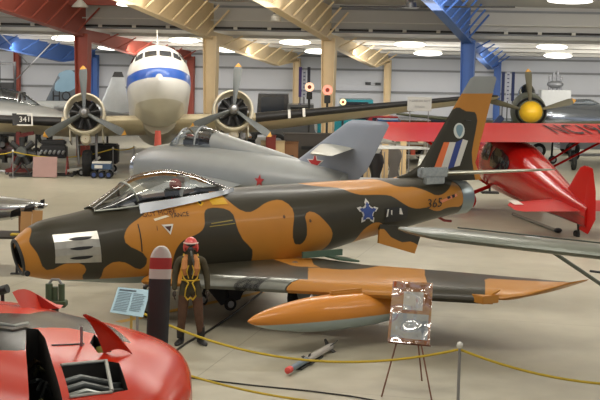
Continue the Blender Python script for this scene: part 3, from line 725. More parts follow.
g=G();g.cyl((-2.1,0,4.72),(-2.05,0,5.35),.03,.015,8);g.build('antenna_mast',WHITE,dc)
# wings
g=G();wing(g,[(-.6,-3.75,2.15,4.3,.15),(-.6,3.75,2.15,4.3,.15)],14,14);g.build('centre_wing',UND,dc)
BARE=MAT('dull_aluminium',(150,150,142),.35,.5)
for s in (-1,1):
    W=[(-.6,s*3.75,2.15,4.3,.145),(1.8,s*13.6,3.2,1.9,.13),(2.3,s*14.3,3.27,1.2,.1),(2.75,s*14.5,3.3,.6,.06)]
    g=G();wing(g,W,14,10);g.build('outer_wing',UND,dc)
    W2=[(a-.035,b,c_,d*1.012+.03,e*1.06) for a,b,c_,d,e in W[:3]]
    g=G();wing(g,W2,14,10,c1=.055);bt=g.build('deicer_boot',DEICE,dc)
# engines
for s,angs in ((-1,(.14,.14+2.09,.14-2.09)),(1,(0.0,2.09,-2.09))):
    c=Vector((-1.75,s*2.82,2.32))
    engine(dc,'engine_cowling',c+Vector((.2,0,0)),.80,MAT('cowl_cream',(206,198,176),.3,.1,.06,coat=.3),1.15)
    radial(dc,c+Vector((.32,0,0)),.72,BLACK)
    st2=[(-.5,c.z+.74,c.z-.74,.72),(.4,c.z+.66,c.z-.78,.68),(1.8,c.z+.35,c.z-.7,.5),(3.4,c.z+.0,c.z-.3,.1)]
    g=G();body(g,st2,28,18,2.0);g.build('nacelle',MAT('cowl_cream',(206,198,176),.3),dc)
    prop(dc,c,1.78,angs,.34,PROPG,PT,STEEL,.2,.08)
    g=G();g.lathe([(0,.17),(.05,.2),(.5,.2),(.5,.15),(.05,.15),(0,.17)],c+Vector((.5,0,-.93)),'X',16);g.lathe([(.05,.15),(.06,.02)],c+Vector((.5,0,-.93)),'X',16);g.build('oil_cooler',[MAT('cowl_cream',(206,198,176),.3)],dc)
    g=G();wheel(g,(.0,s*2.82,.56),.56,.40);g.build('main_wheel',[RUBBER,STEEL],dc)
    g=G()
    for k in (-1,1):
        g.tube([(0,s*2.82+k*.33,.56),(-.15,s*2.82+k*.36,1.2),(-.2,s*2.82+k*.38,1.95)],.055,8)
        g.tube([(0,s*2.82+k*.33,.56),(.9,s*2.82+k*.34,1.5),(1.4,s*2.82+k*.34,2.0)],.04,8)
    g.tube([(-.18,s*2.82-.36,1.3),(-.18,s*2.82+.36,1.3)],.04,8);g.build('gear_strut',STEEL,dc)
    g=G();g.cyl((-2.45,s*2.2,2.0),(-.4,s*2.2,2.0),.02,n=6) if False else g.box((.2,s*3.45,1.72),(1.2,.05,.6));g.build('gear_door',MAT('cowl_cream',(206,198,176),.3),dc)
    g=G();g.box((.2,s*2.2,1.72),(1.2,.05,.6));g.build('gear_door',MAT('cowl_cream',(206,198,176),.3),dc)
# fin and tailplane
g=G();wing(g,[(9.8,0,4.5,4.3,.06),(11.5,0,5.6,2.9,.08),(12.6,0,6.9,1.7,.08),(13.1,0,7.1,1.0,.04)],10,6,'Z');g.build('fin',AIRW,dc)
for s in (-1,1):
    g=G();wing(g,[(11.6,s*.2,3.95,2.6,.09),(12.7,s*4.0,4.1,1.1,.08)],10,6);g.build('tail_plane',UND,dc)
g=G();wheel(g,(12.9,0,2.87),.2,.12);g.tube([(12.9,.1,2.87),(12.6,.05,3.5)],.05,6);g.build('tail_wheel',[RUBBER,STEEL],dc)
# number plate on left wing boot, clear patch on right wing
def boot_patch(y,w,mat,name,h=.42,par=None):
    t=(abs(y)-3.75)/9.85;s=1 if y>0 else -1
    xle=-.6+2.4*t;z=2.15+1.05*t
    g=G();g.box((xle-.10,y,z),(.06,w,h),Matrix.Rotation(s*.25,3,'Z'));return g.build(name,mat,par or dc)
# local +Y is the camera's left after the 90 degree turn
bp=boot_patch(5.35,.56,DARK,'registration_panel',.46)
g=G();yy=5.25
for a,b,c_,d in ((-.38,.0,.05,.46),(.18,0,.05,.46),(-.1,.22,.6,.05),(-.1,-.22,.6,.05)):
    t=(yy+a-3.75)/9.85;g.box((-.6+2.4*t-.15,yy+a,2.15+1.05*t+b),(.03,c_,d),Matrix.Rotation(.25,3,'Z'))
g.build('panel_border',WHITE,bp)
M=Matrix.Translation((-.6+2.4*.162-.17,5.15,2.30))@Matrix.Rotation(.25,4,'Z')@Matrix(((0,0,-1,0),(-1,0,0,0),(0,1,0,0),(0,0,0,1)))
text_obj('panel_lettering','341',.3,WHITE,bp,M)
for dy in (.3,.9): boot_patch(-6.0+dy,.1,WHITE,'white_band',.34)
g=G();g.box((.9,3.95,1.62),(.5,.35,.05));g.box((1.2,-3.6,1.62),(.2,.2,.04));
g.build('orange_triangle_marking',MAT('marking_orange',(206,140,40),.5),dc)
# ================================================================== SILVER JET BEHIND THE CAMOUFLAGED ONE
mx,my,mt=-4.6,37.8,-.80
mig=thing('jet_fighter','silver swept wing jet with a red star on its fin, behind the camouflaged jet','aircraft',(mx,my,0),mt)
st=[(.0,1.95,.98,.44),(.5,2.12,.84,.56),(1.5,2.28,.74,.67),(3,2.34,.70,.74),(5,2.3,.82,.72),(6.5,2.18,1.0,.6),(7.6,2.05,1.2,.45),(8.3,1.95,1.3,.35)]
g=G();body(g,st,40,60,2.05,caps=True);f=g.build('fuselage',SILVER,mig)
g=G();g.lathe([(.06,.40),(-.03,.44),(0,.49),(.12,.50),(.3,.46)],(0,0,1.465),'X',28);g.build('intake_ring',MAT('polished_steel',(200,204,210),.15,.9,.1),mig)
g=G();g.lathe([(-.02,.02),(-.02,.42)],(0,0,1.465),'X',24);g.build('intake_duct',BLACK,mig)
cs=[(1.35,2.22,2.0,.15),(1.6,2.45,1.9,.28),(2.0,2.72,1.85,.33),(2.5,2.82,1.8,.34),(3.2,2.76,1.85,.3),(3.7,2.6,1.9,.2)]
g=G();body(g,cs,22,22,2,arc=(0,PI));g.build('canopy',GLASS,mig)
g=G();g.tube(arcpts(2.0,2.72,1.85,.33,0),.03,6);g.tube(arcpts(2.75,2.81,1.8,.34,0),.03,6);g.build('canopy_frame',SILVER,mig)
g=G();g.box((2.3,0,2.3),(.5,.4,.35),None,.05);g.box((2.75,0,2.45),(.12,.36,.5),None,.03);g.build('ejection_seat',BLACK,mig)
g=G();body(g,[(3.3,2.72,2.0,.28),(4.3,2.55,2.0,.26),(5.6,2.35,1.9,.2),(7,2.1,1.8,.1)],20,16,2);g.build('dorsal_spine',SILVER,mig)
MB_=PAINT('fin_blue_grey',(132,138,150),[('seam',(70,74,80))],.4,.1,.08)
g=G();wing(g,[(5.4,0,1.8,3.2,.05),(6.3,0,2.05,2.6,.07),(8.2,0,3.2,1.4,.08),(8.4,0,3.28,1.1,.03)],12,10,'Z');mf=g.build('fin',MB_,mig)
attr(mf,'seam',lambda v:.022-abs(v.x-(8.15+(v.z-2.4)*1.05)))
MFB=bvh(mf)
starp=[]
for k in range(10):
    r_=.30 if k%2==0 else .125;a=PI/2+PI*k/5;starp.append((7.2+r_*.85*cos(a),2.12+r_*.85*sin(a)))
ws_=decal('red_star',WHITE,mig,MFB,[(7.2+(x-7.2)*1.25,2.12+(z-2.12)*1.25) for x,z in starp],lambda x,z:(x,0,z),(0,1,0),.01,1)
decal('star_red_fill',RED,ws_,MFB,starp,lambda x,z:(x,0,z),(0,1,0),.02,1)
starp=[(5.8+(x-7.2)*.7,1.60+(z-2.12)*.7) for x,z in starp]
MFU=bvh(f);decal('red_star',RED,mig,MFU,starp,lambda x,z:(x,0,z),(0,1,0),.02,2)
for s in (-1,1):
    g=G();wing(g,[(7.3,s*.05,2.58,1.2,.11),(8.8,s*1.85,2.55,.75,.11),(9.0,s*1.95,2.55,.5,.08)],10,6);g.build('tail_plane',MAT('tail_metal',(150,150,140),.35,.4),mig)
    g=G();wing(g,[(2.6,s*.6,1.45,2.5,.09),(5.4,s*4.9,1.28,1.5,.09),(5.7,s*5.05,1.28,1.1,.05)],10,8);g.build('wing',SILVER,mig)
    g=G();wheel(g,(4.1,s*1.9,.33),.33,.18);g.build('main_wheel',[RUBBER,STEEL],mig)
    g=G();g.tube([(4.1,s*1.75,.33),(4.0,s*1.75,1.45)],.05,8);g.build('main_gear_leg',STEEL,mig)
g=G();wheel(g,(.9,0,.24),.24,.14);g.build('nose_wheel',[RUBBER,STEEL],mig)
g=G();g.tube([(.9,.1,.24),(.95,.02,.6),(1.0,0,.95)],.045,8);g.build('nose_gear_leg',STEEL,mig)
# barrier post beside its nose
# ================================================================== RED HIGH WING PLANE
rx,ry,rt=7.55,35.6,0
red=thing('light_aircraft','glossy red high wing cabin plane with tail toward the camera','aircraft',(6.5,41.8,0),0)
red.rotation_euler=(0,math.radians(5.6),math.radians(-80));red.scale=(1.2,1.08,.86)
# local: nose at -X, main wheels at origin, level attitude
REDB=PAINT('aircraft_red',(176,20,16),[],.35,0,.05,spec=.12)
st=[(-2.3,1.95,1.15,.35),(-2.0,2.1,.95,.52),(-1.0,2.2,.75,.56),(-.6,2.35,.72,.56),(0,2.8,.72,.66),(1.2,2.8,.78,.64),(2.2,2.62,.85,.56),(4,2.25,1.02,.36),(5.9,1.85,1.2,.08)]
g=G();body(g,st,32,50,2.6);f=g.build('fuselage',PAINT('red_fuselage_paint',(168,22,18),[('black',(40,18,18))],.22,.3,.05),red)
attr(f,'black',lambda v:max(.035-abs(v.z-(1.62-.02*v.x)),-.3) if v.x>-2 else -.2)
RB=bvh(f)
for s in (-1,1):
    for Q in ([(-.2,1.95),(.45,1.95),(.45,2.5),(-.1,2.5)],[(.65,1.8),(1.5,1.85),(1.9,2.05),(1.7,2.4),(.75,2.5)]):
        bm=bmesh.new();vs=[bm.verts.new((p[0],p[1],0)) for p in bl(Q,2)];bm.faces.new(vs);bmesh.ops.triangulate(bm,faces=bm.faces[:]);bmesh.ops.subdivide_edges(bm,edges=bm.edges[:],cuts=2,use_grid_fill=True)
        _proj(bm,'cabin_window',DGLASS,red,RB,lambda a,b:(a,0,b),(0,-s,0),.02)
bm=bmesh.new();vs=[bm.verts.new((p[0],p[1],0)) for p in [(-.45,2.2),(.45,2.2),(.4,2.62),(-.4,2.62)]];bm.faces.new(vs);bmesh.ops.subdivide_edges(bm,edges=bm.edges[:],cuts=2,use_grid_fill=True)
_proj(bm,'windscreen',DGLASS,red,RB,lambda a,b:(-5,a,b),(1,0,0),.02)
g=G();wing(g,[(-.85,-4.2,2.98,2.2,.10),(-.95,-3.9,2.98,2.9,.11),(-.95,3.9,2.98,2.9,.11),(-.85,4.2,2.98,2.2,.10)],12,10);w_=g.build('wing',REDB,red)
WBV=bvh(w_)
for s,tx in ((1,'NC19'),):
    bm=text_bm(tx+'41',.94,3)
    for v in bm.verts:
        x,y=v.co.x,v.co.y   # letters read from behind the wing, tops toward the leading edge
        v.co=Vector((.55-y*1.9,s*2.2+x*.68,0))
    _proj(bm,'registration_letters',MAT('letter_dark',(24,8,10),.7),red,WBV,lambda a,b:(a,b,4),(0,0,-1),.035)
for s in (-1,1):
    for k in (0,.9):
        g=G();g.tube([(-.2+k*.3,s*.5,.95),(-.1+k,s*2.6,2.72)],.04,8);g.build('wing_strut',REDB,red)
    g=G();g.ell((0,s*1.05,.42),(.62,.17,.34),16,10);g.tube([(.0,s*.4,.85),(0,s*1.0,.55)],.07,8);sp=g.build('wheel_spat',REDB,red)
    g=G();wheel(g,(0,s*1.05,.27),.27,.16);g.build('main_wheel',[RUBBER,STEEL],red)
    g=G();wing(g,[(4.3,s*.05,1.66,1.4,.08),(4.75,s*1.6,1.66,.95,.07),(5.0,s*1.75,1.66,.55,.05)],10,6);tp_=g.build('tail_plane',REDB,red)
g=G();wing(g,[(4.0,0,1.7,2.0,.05),(4.7,0,2.2,1.4,.06),(5.25,0,2.95,.8,.06),(5.5,0,3.08,.45,.03)],10,6,'Z')
g.build('fin',REDB,red)
g=G();wing(g,[(5.45,0,1.02,.55,.10),(5.6,0,1.6,.75,.08),(5.62,0,2.45,.62,.08),(5.65,0,3.1,.32,.05)],10,6,'Z');g.build('rudder',REDB,red)
g=G();wheel(g,(5.35,0,.80),.13,.09);g.tube([(5.35,.06,.80),(5.3,0,1.4)],.03,6);g.build('tail_wheel',[RUBBER,DARK],red)
g=G();g.box((4.9,-1.5,1.71),(.45,.24,.012));g.build('white_tip_patch',MAT('white_gloss',(225,215,205),.25),red)
prop(red,(-2.4,0,1.55),1.15,(.6,.6+PI),.18,DARK,YEL,STEEL,.16,.1)
# ================================================================== OLIVE FIGHTER WITH YELLOW SPINNER
P=at(531,112,D=56)
oy=thing('propeller_fighter','olive propeller fighter with a yellow spinner facing the camera, far right','aircraft',(P.x,56,0),math.radians(84));oy.scale=(1,1.06,1)
OLV=MAT('olive_drab',(92,96,76),.5,0,.1)
zc=P.z
st=[(.15,zc+.6,zc-.6,.6),(.6,zc+.72,zc-.8,.68),(2,zc+.8,zc-.95,.72),(4,zc+.6,zc-.85,.6),(7,zc+.2,zc-.3,.3),(8.5,zc+.1,zc,.08)]
g=G();body(g,st,32,30,2.0);g.build('fuselage',OLV,oy)
g=G();g.lathe([(.15,.52),(.05,.58),(.1,.63),(.3,.64),(.3,.1)],(0,0,zc),'X',32);g.build('cowl_ring',BLACK,oy)
prop(oy,(0,0,zc),1.86,(-.10,-1.30,1.27),.30,MAT('prop_olive_grey',(92,88,70),.6),PT,MAT('spinner_yellow',(226,180,34),.4),.46,.06,[(-.62,.01),(-.6,.12),(-.5,.28),(-.3,.40),(0,.47),(.05,.47)],.3)
g=G();wing(g,[(1.6,-5.5,zc-.3,1.2,.1),(1.0,-.5,zc-.7,2.4,.14),(1.0,.5,zc-.7,2.4,.14),(1.6,5.5,zc-.3,1.2,.1)],10,4);g.build('wing',OLV,oy)
g=G();body(g,[(2.2,zc+.7,zc+.3,.2),(2.8,zc+1.15,zc+.1,.36),(4,zc+1.1,zc,.34),(5,zc+.6,zc,.15)],16,14,2,arc=(0,PI));g.build('canopy',GLASSD,oy)
for s in (-1,1):
    g=G();wheel(g,(1.1,s*1.9,.38),.38,.2);g.tube([(1.1,s*1.75,.38),(1.2,s*1.7,zc-.6)],.06,8);g.build('main_gear',[RUBBER,STEEL],oy)
# silver jet right of it
P=at(572,118,D=60)
sj=thing('jet_trainer','polished silver jet with rounded nose right of the yellow spinner','aircraft',(P.x-.9,60,-.0),math.radians(25));sj.scale=(1,1,.88)
g=G();body(g,[(-.6,2.75,2.2,.1),(-.3,3.0,1.9,.4),(.6,3.2,1.5,.62),(2.4,3.2,1.3,.7),(5,2.8,1.4,.5),(7,2.5,1.9,.2)],32,30,2);g.build('fuselage',MAT('polished_silver',(180,188,200),.2,.8),sj)
g=G();body(g,[(.6,3.1,2.7,.15),(1.2,3.4,2.6,.3),(2.0,3.42,2.6,.3),(2.8,3.1,2.6,.2)],16,14,2,arc=(0,PI));g.build('canopy',GLASS,sj)
g=G();wing(g,[(1.6,-4,2.1,1.2,.1),(1.2,-.3,1.9,2,.12),(1.2,.3,1.9,2,.12),(1.6,4,2.1,1.2,.1)],10,4);g.build('wing',ALU,sj)
g=G();wing(g,[(5.2,0,2.5,1.7,.07),(6.0,0,3.9,.9,.07)],10,5,'Z');g.build('fin',ALU,sj)
for s in (-1,1):
    g=G();wheel(g,(2.2,s*1.2,.3),.3,.16);g.tube([(2.2,s*1.1,.3),(2.2,s*.9,1.9)],.05,8);g.build('main_gear',[RUBBER,STEEL],sj)
g=G();wheel(g,(.1,0,.22),.22,.14);g.tube([(.1,.1,.22),(.1,0,1.9)],.05,8);g.build('nose_gear',[RUBBER,STEEL],sj)
# ================================================================== LEFT BACKGROUND AIRCRAFT
P=at(64,118,D=68)
hq=thing('bomber','dark grey aircraft behind the left wing, its fin lettered HO','aircraft',(P.x,68,0),math.radians(12))
DGF=PAINT('fin_dark_grey',(72,80,88),[('cam',(112,140,158))],.5,.1,.1)
f_=side_unproject((P.x,68),math.radians(12),0)
Q=[f_(*p) for p in [(34,125),(61,73),(66,70),(84,71),(88,75),(88,125)]]
g=G();wing(g,[(Q[0][0],0,Q[0][1],Q[5][0]-Q[0][0],.05),(Q[1][0]-.1,0,Q[1][1],Q[4][0]-Q[1][0]+.1,.07),(Q[2][0],0,Q[2][1],Q[3][0]-Q[2][0],.03)],12,10,'Z');fi=g.build('fin',DGF,hq)
polys_attr(fi,'cam',[[f_(*p) for p in bl([(55,84),(60,78),(75,72),(79,80),(73,90),(62,92),(55,90)])],[f_(*p) for p in bl([(57,72),(72,70),(68,76),(60,78)])]],xz)
HB=bvh(fi);bm=text_bm('HO',.72,2);c0=f_(61.5,96.5)
for v in bm.verts: v.co=Vector((c0[0]+v.co.x*.9,c0[1]+v.co.y*1.0,0))
_proj(bm,'fin_letters',MAT('letter_black',(8,8,10),.7),hq,HB,lambda x,z:(x,0,z),(0,1,0),.02)
g=G();body(g,[(-7,2.1,1.5,.4),(-4,2.2,.9,.8),(0,2.2,1.1,.7),(3,2.0,1.4,.3)],28,20,2);g.build('fuselage',MAT('grey_camouflage',(150,152,150),.5,0,.25,1.5),hq)
g=G();wing(g,[(-.2,-3.2,2.0,1.1,.1),(-.6,0,1.9,1.8,.1),(-.2,3.2,2.0,1.1,.1)],10,4);g.build('tail_plane',DGF if False else MAT('grey_camouflage',(150,152,150),.5),hq)
g=G();wheel(g,(-5.2,0,.4),.4,.25);g.tube([(-5.2,.15,.4),(-5.2,0,1.2)],.06,8);g.build('nose_gear',[RUBBER,STEEL],hq)
for s in (-1,1):
    g=G();wheel(g,(-1,s*1.2,.4),.4,.25);g.tube([(-1,s*1.1,.4),(-1,s*.6,1.3)],.06,8);g.build('main_gear',[RUBBER,STEEL],hq)
# silver jet nose, extreme left behind wing
P=at(20,103,D=57)
sl=thing('jet_trainer','silver grey jet with long glazed canopy at the left edge behind the wing','aircraft',(P.x+1.6,56.5,0),PI-.1)
g=G();body(g,[(-.9,1.9,1.75,.05),(-.3,2.2,1.5,.35),(1,2.5,1.25,.6),(4,2.75,1.1,.7),(8,2.3,1.4,.4)],28,24,2);g.build('fuselage',MAT('jet_grey',(178,180,178),.4,.2),sl)
g=G();body(g,[(.6,2.4,2.2,.2),(1.5,3.0,2.1,.4),(3,3.2,2.1,.42),(4.6,2.8,2.1,.25)],18,16,2,arc=(0,PI));g.build('canopy',GLASS,sl)
g=G();[g.tube(arcpts(x,t_,2.1,w_,0),.04,6) for x,t_,w_ in ((1.5,3.0,.4),(2.5,3.16,.42),(3.6,3.1,.38))];g.build('canopy_frame',ALU,sl)
g=G();wing(g,[(3.4,-4,1.6,1.3,.1),(2.6,0,1.5,2.2,.1),(3.4,4,1.6,1.3,.1)],10,4);g.build('wing',ALU,sl)
for x in (.8,4.2):
    g=G();wheel(g,(x,0,.3),.3,.18);g.tube([(x,.12,.3),(x,0,1.3)],.05,8);g.build('landing_gear',[RUBBER,STEEL],sl)
# silver fin with black cap between engine and nose
P=at(114,112,D=59.5);f_=side_unproject((P.x,59.5),.1,0)
sf=thing('jet_trainer','bare metal aircraft whose swept silver fin shows left of the airliner nose','aircraft',(P.x,59.5,0),.1)
Q=[f_(*p) for p in [(97,112),(112,77),(124,77),(129,112)]]
g=G();wing(g,[(Q[0][0],0,Q[0][1],Q[3][0]-Q[0][0],.07),(Q[1][0],0,Q[1][1],Q[2][0]-Q[1][0],.07)],12,8,'Z');g.build('fin',ALU,sf)
g=G();q=f_(118,74);wing(g,[(Q[1][0]+.0,0,Q[1][1],Q[2][0]-Q[1][0],.12),(Q[1][0]+.1,0,q[1]+.1,.35,.1)],10,3,'Z');g.build('fin_cap',BLACK,sf)
g=G();body(g,[(-3.6,2.0,1.2,.3),(-2,2.3,.9,.6),(0,2.1,1.0,.55),(1.3,1.9,1.2,.3)],24,20,2);g.build('fuselage',ALU,sf)
for x in (-3,-.3):
    g=G();wheel(g,(x,0,.3),.3,.18);g.tube([(x,.12,.3),(x,0,1.1)],.05,8);g.build('landing_gear',[RUBBER,STEEL],sf)
# ================================================================== SILVER STRUT BRACED WING AT RIGHT
A=at(405,223.5,z=2.28);B=at(640,249,z=2.28);d=(B-A);ang=math.atan2(d.y,d.x)
sw=thing('light_aircraft','grey green strut braced high wing plane entering from the right edge','aircraft',(A.x,A.y,0),ang)
WM=MAT('doped_grey_green',(96,101,90),.36,.25,.08,coat=.1);L_=8.2
g=G()
R=[];Pf=foil(12)
for k in range(41):
    y=L_*k/40;c_=1.25*math.sqrt(min(1,.10+y/1.0)) ;R.append([Vector((y,-.62*c_/1.25+u*c_,2.22+v*c_*.16-u*.05)) for u,v in Pf])
g.rings(R);g.build('wing',WM,sw)
g=G();g.box((L_/2+.35,-.20+.0,2.335),(L_-1.4,.03,.02));g.build('spar_line',MAT('dark_green_line',(60,68,60),.5),sw)
Q=at(532,238,z=2.2);Q2=at(602,285,z=1.30)
inv=Matrix.Rotation(-ang,3,'Z')
q1=inv@(Q-Vector((A.x,A.y,0)));q2=inv@(Q2-Vector((A.x,A.y,0)));q3=q2+(q2-q1)*.8
g=G();g.tube([q1,q2,q3],.032,8);g.build('wing_strut',WM,sw)
g=G();g.tube([q1+Vector((-.1,0,.02)),q1+Vector((.12,.0,.0)),q1+Vector((.12,0,-.12))],.03,6);g.build('strut_fitting',STEEL,sw)
g=G();q4=inv@(at(590,271,z=1.55)-Vector((A.x,A.y,0)));g.tube([q4,q4+Vector((.9,0,.0))],.02,6);g.build('jury_strut',DARK,sw)
xb=L_-.1
g=G()
R=[]
for k in range(21):
    y=-2.2+6.6*k/20;t=k/20;w_=.42*sin(PI*min(1,.15+t*1.0)*.9)+.06;h_=.62*sin(PI*min(1,.2+t*.9)*.85)+.1
    R.append([Vector((xb+.2+w_*cos(2*PI*j/20),-y,1.35+h_*sin(2*PI*j/20))) for j in range(20)])
g.rings(R);g.build('fuselage',WM,sw)
g=G();g.box((xb+.2,0,2.05),(.5,.9,.35),None,.05);g.build('cabin_roof',GLASSD,sw)
for s in (-1,1):
    g=G();wheel(g,(xb+.2+s*.7,.5,.3),.3,.16,(1,0,0));g.tube([(xb+.2+s*.62,.5,.3),(xb+.2+s*.2,.3,1.0)],.04,8);g.build('main_gear',[RUBBER,STEEL],sw)
g=G();wing(g,[(-.8,-.0,2.2,1,.1),(-.8,.01,2.2,1,.1)],6,1) if False else g.box((xb+.2,-3.9,1.9),(.06,.8,.9),None,.02);g.build('fin',WM,sw)
g=G();wheel(g,(xb+.2,-4.0,.15),.15,.08,(1,0,0));g.tube([(xb+.2,-4,.15),(xb+.2,-3.6,1.3)],.03,6);g.build('tail_wheel',[RUBBER,STEEL],sw)
# ================================================================== FOREGROUND RED MACHINE
fr=thing('aircraft_nose','orange red aircraft nose with open bays and a black stripe, bottom left corner','aircraft nose',(-1.03,12.25,0),PI)
def UR(z):
    def f(px,py): P=at(px,py,z=z);return (-1.03-P.x,12.25-P.y)
    return f
U2_=UR(2.12)
FRED=(188,44,18)
frm=PAINT('nose_red_paint',FRED,[('black',(14,15,16))],.22,0,.10,soft=.01,spec=.14)
st=[(0,1.62,1.2,.3),(.06,1.70,1.15,.9),(.2,1.82,1.1,1.4),(.45,1.93,1.0,1.72),(.8,2.02,.95,1.95),(1.3,2.12,.8,2.15),(2,2.26,.7,2.3),(3,2.34,.65,2.35),(6,2.36,.6,2.35)]
g=G();body(g,st,84,110,2.5);f=g.build('nose_shell',[frm,DARK],None)
f.location=fr.location;f.rotation_euler=fr.rotation_euler
FBV0=bvh(f)
bpy.context.view_layer.update()
def U2(px,py):
    d=ray(px,py).normalized();h=FBV0.ray_cast(Vector((-1.03,12.25,H)),Vector((-d.x,-d.y,d.z)))
    return (h[0].x,h[0].y) if h[0] is not None else U2_(px,py)
inn=MAT('bay_interior',(40,38,34),.7)
o1=[(26,328),(38,329),(45,338),(52,362),(63,402),(66,420),(30,420),(26,352)]
o2=[(61,366),(107,361),(119,363),(128,390),(112,393),(70,398)]
o3=[(94,334),(100,340),(112,352),(98,353),(90,343)]
cs_=[]
for P,dep in ((o1,.85),(o2,.65),(o3,.5)):
    Q=[U2(*p) for p in P];g=G();g.mi=0;g.prism(Q,lambda x,y,d=dep:(x,y,2.2-d),lambda x,y:(x,y,2.8));c=g.build('c',inn);c.location=fr.location;c.rotation_euler=fr.rotation_euler;cs_.append(c)
bpy.context.view_layer.update();f.data.materials[1]=inn
cut(f,cs_);f.location=(0,0,0);f.rotation_euler=(0,0,0);f.parent=fr
pk=[(-60,317),(30,314),(60,312),(98,311),(112,315),(132,329),(70,328),(34,327),(27,333),(25.5,351),(-60,353)]
polys_attr(f,'black',[[U2(*p) for p in pk]],lambda v:(v.x,v.y))
FBV=bvh(f)
def fp(px,py,z): P=at(px,py,z=z);return Vector((-1.03-P.x,12.25-P.y,z))
GRB=MAT('duct_grey',(92,96,94),.4,.3);FW=MAT('frame_greywhite',(170,172,165),.45,.2)
g=G();g.box((0,0,0),(0,0,0)) if False else None
def fs(px,py,dz=0):
    d=ray(px,py).normalized();dl=Vector((-d.x,-d.y,d.z));o_=Vector((-1.03,12.25,H));h=FBV0.ray_cast(o_,dl)
    p=h[0] if h[0] is not None else fp(px,py,2.1);return p+Vector((0,0,dz))
def bar(g,pts,r): g.tube([fs(p[0],p[1],.01) for p in pts],r,6)
g=G();bar(g,[(61,366,2.13),(107,361.5,2.13)],.014);bar(g,[(106,362,2.12),(112,392,2.12)],.018);bar(g,[(70,398,2.12),(112,393,2.12)],.014);g.build('bay_frame',FW,fr)
for k in range(4):
    g=G();g.tube([fs(62+3*k,370+7*k,-.12),fs(80+3*k,369+7*k,-.08),fs(107+k,368+7*k,-.14)],.034,10);g.build('air_duct',GRB if k!=2 else MAT('bright_duct',(130,135,130),.3,.5),fr)
for k in range(9):
    g=G();x0=27+1.6*k+random.random()*10;y0=336+k*7;g.tube([fs(x0,y0,-.3),fs(x0+4,y0+3+random.random()*8,-.1-.15*random.random()),fs(x0+9,y0-4+random.random()*16,-.3)],.014+.02*random.random(),8)
    g.build('engine_pipe',random.choice([MAT('pipe_olive',(86,84,50),.5),MAT('pipe_brown',(96,76,52),.4,.4),GRB]),fr)
for k in range(3):
    g=G();g.cyl(fs(116+2*k,372+6*k,-.45),fs(116+2*k,370+6*k,-.12),.05);g.build('engine_fitting',GRB,fr)
g=G();g.cyl(fs(100,350,-.3),fs(101,345,-.03),.05);g.build('filler_cap',MAT('olive_yellow',(150,150,60),.5),fr)
# raised access panel
R=[]
for i in range(13):
    t=i/12
    a=fp(83,314.5,2.42).lerp(fs(104,353,.0),t);b=fp(86,314,2.44).lerp(fs(132,354,.01),t)
    bow=Vector((0,0,.06*sin(PI*t)));row=[]
    for k in range(7):
        u=k/6;row.append(a.lerp(b,u)+bow+Vector((0,0,.05*sin(PI*u)*t)))
    R.append(row)
g=G();th=Vector((0,0,-.012))
g.rings([r+[p+th for p in r[::-1]] for r in R]);g.build('raised_panel',MAT('panel_red',FRED,.4,0,.08),fr)
g=G();q_=fs(81.5,346);g.tube([q_,q_+Vector((0,0,.19))],.014,6);g.build('panel_prop',STEEL,fr)
g=G();g.tube([fs(52,345.5),fs(68,345),fs(84,344)],.012,6);g.build('panel_slot',BLACK,fr)
g=G();g.tube([fs(-5,326,.03),fs(14,329,.03),fs(28,326,.03)],.016,6);g.build('grab_rail',FW,fr)
g=G();g.mi=0;R=[]
for i in range(9):
    t=i/8;a=fs(22+38*t,308-1*t,-.02);hgt=.26*sin(PI*min(1,.25+t*.75))*(1-t*.6)
    R.append([a,a+Vector((.1*(1-t),.0,hgt)),a+Vector((.1*(1-t),-.12,hgt*.8)),a+Vector((0,-.2,0))])
g.rings(R);g.build('raised_cowl_flap',MAT('panel_red',FRED,.3),fr)
g=G();g.box((3.2,0,.45),(3.6,1.2,.9),None,.05);g.build('nose_cradle',DARK,fr)
# upright propeller blade with banded tip
P=at(160,380,D=15.6)
pb=thing('banded_propeller','black propeller blade standing upright with white and red banded tip','propeller blade',(P.x-.02,15.6,0),0)
def bw(z):
    w=.135
    if z>2.3: w*=math.sqrt(max(0,1-((z-2.3)/.205)**2))*.92+.08
    return w
def seg(z0,z1,m,name,n=10):
    R=[]
    for i in range(n+1):
        z=z0+(z1-z0)*i/n;w=bw(z);x=-.02+.045*(z-1.3)/1.2
        R.append([Vector((x+w*cos(2*PI*k/16),.03*sin(2*PI*k/16)+(z-1)*.02,z)) for k in range(16)])
    g=G();g.rings(R);return g.build(name,m,pb)
seg(.16,2.10,MAT('blade_black',(46,48,50),.45),'blade',24);seg(2.10,2.22,WHITE,'white_band');seg(2.22,2.36,MAT('band_red',(172,56,52),.5),'red_band');seg(2.36,2.50,WHITE,'white_tip')
g=G();g.box((0,.02,.09),(.6,.5,.18),None,.02);g.build('base',DARK,pb)
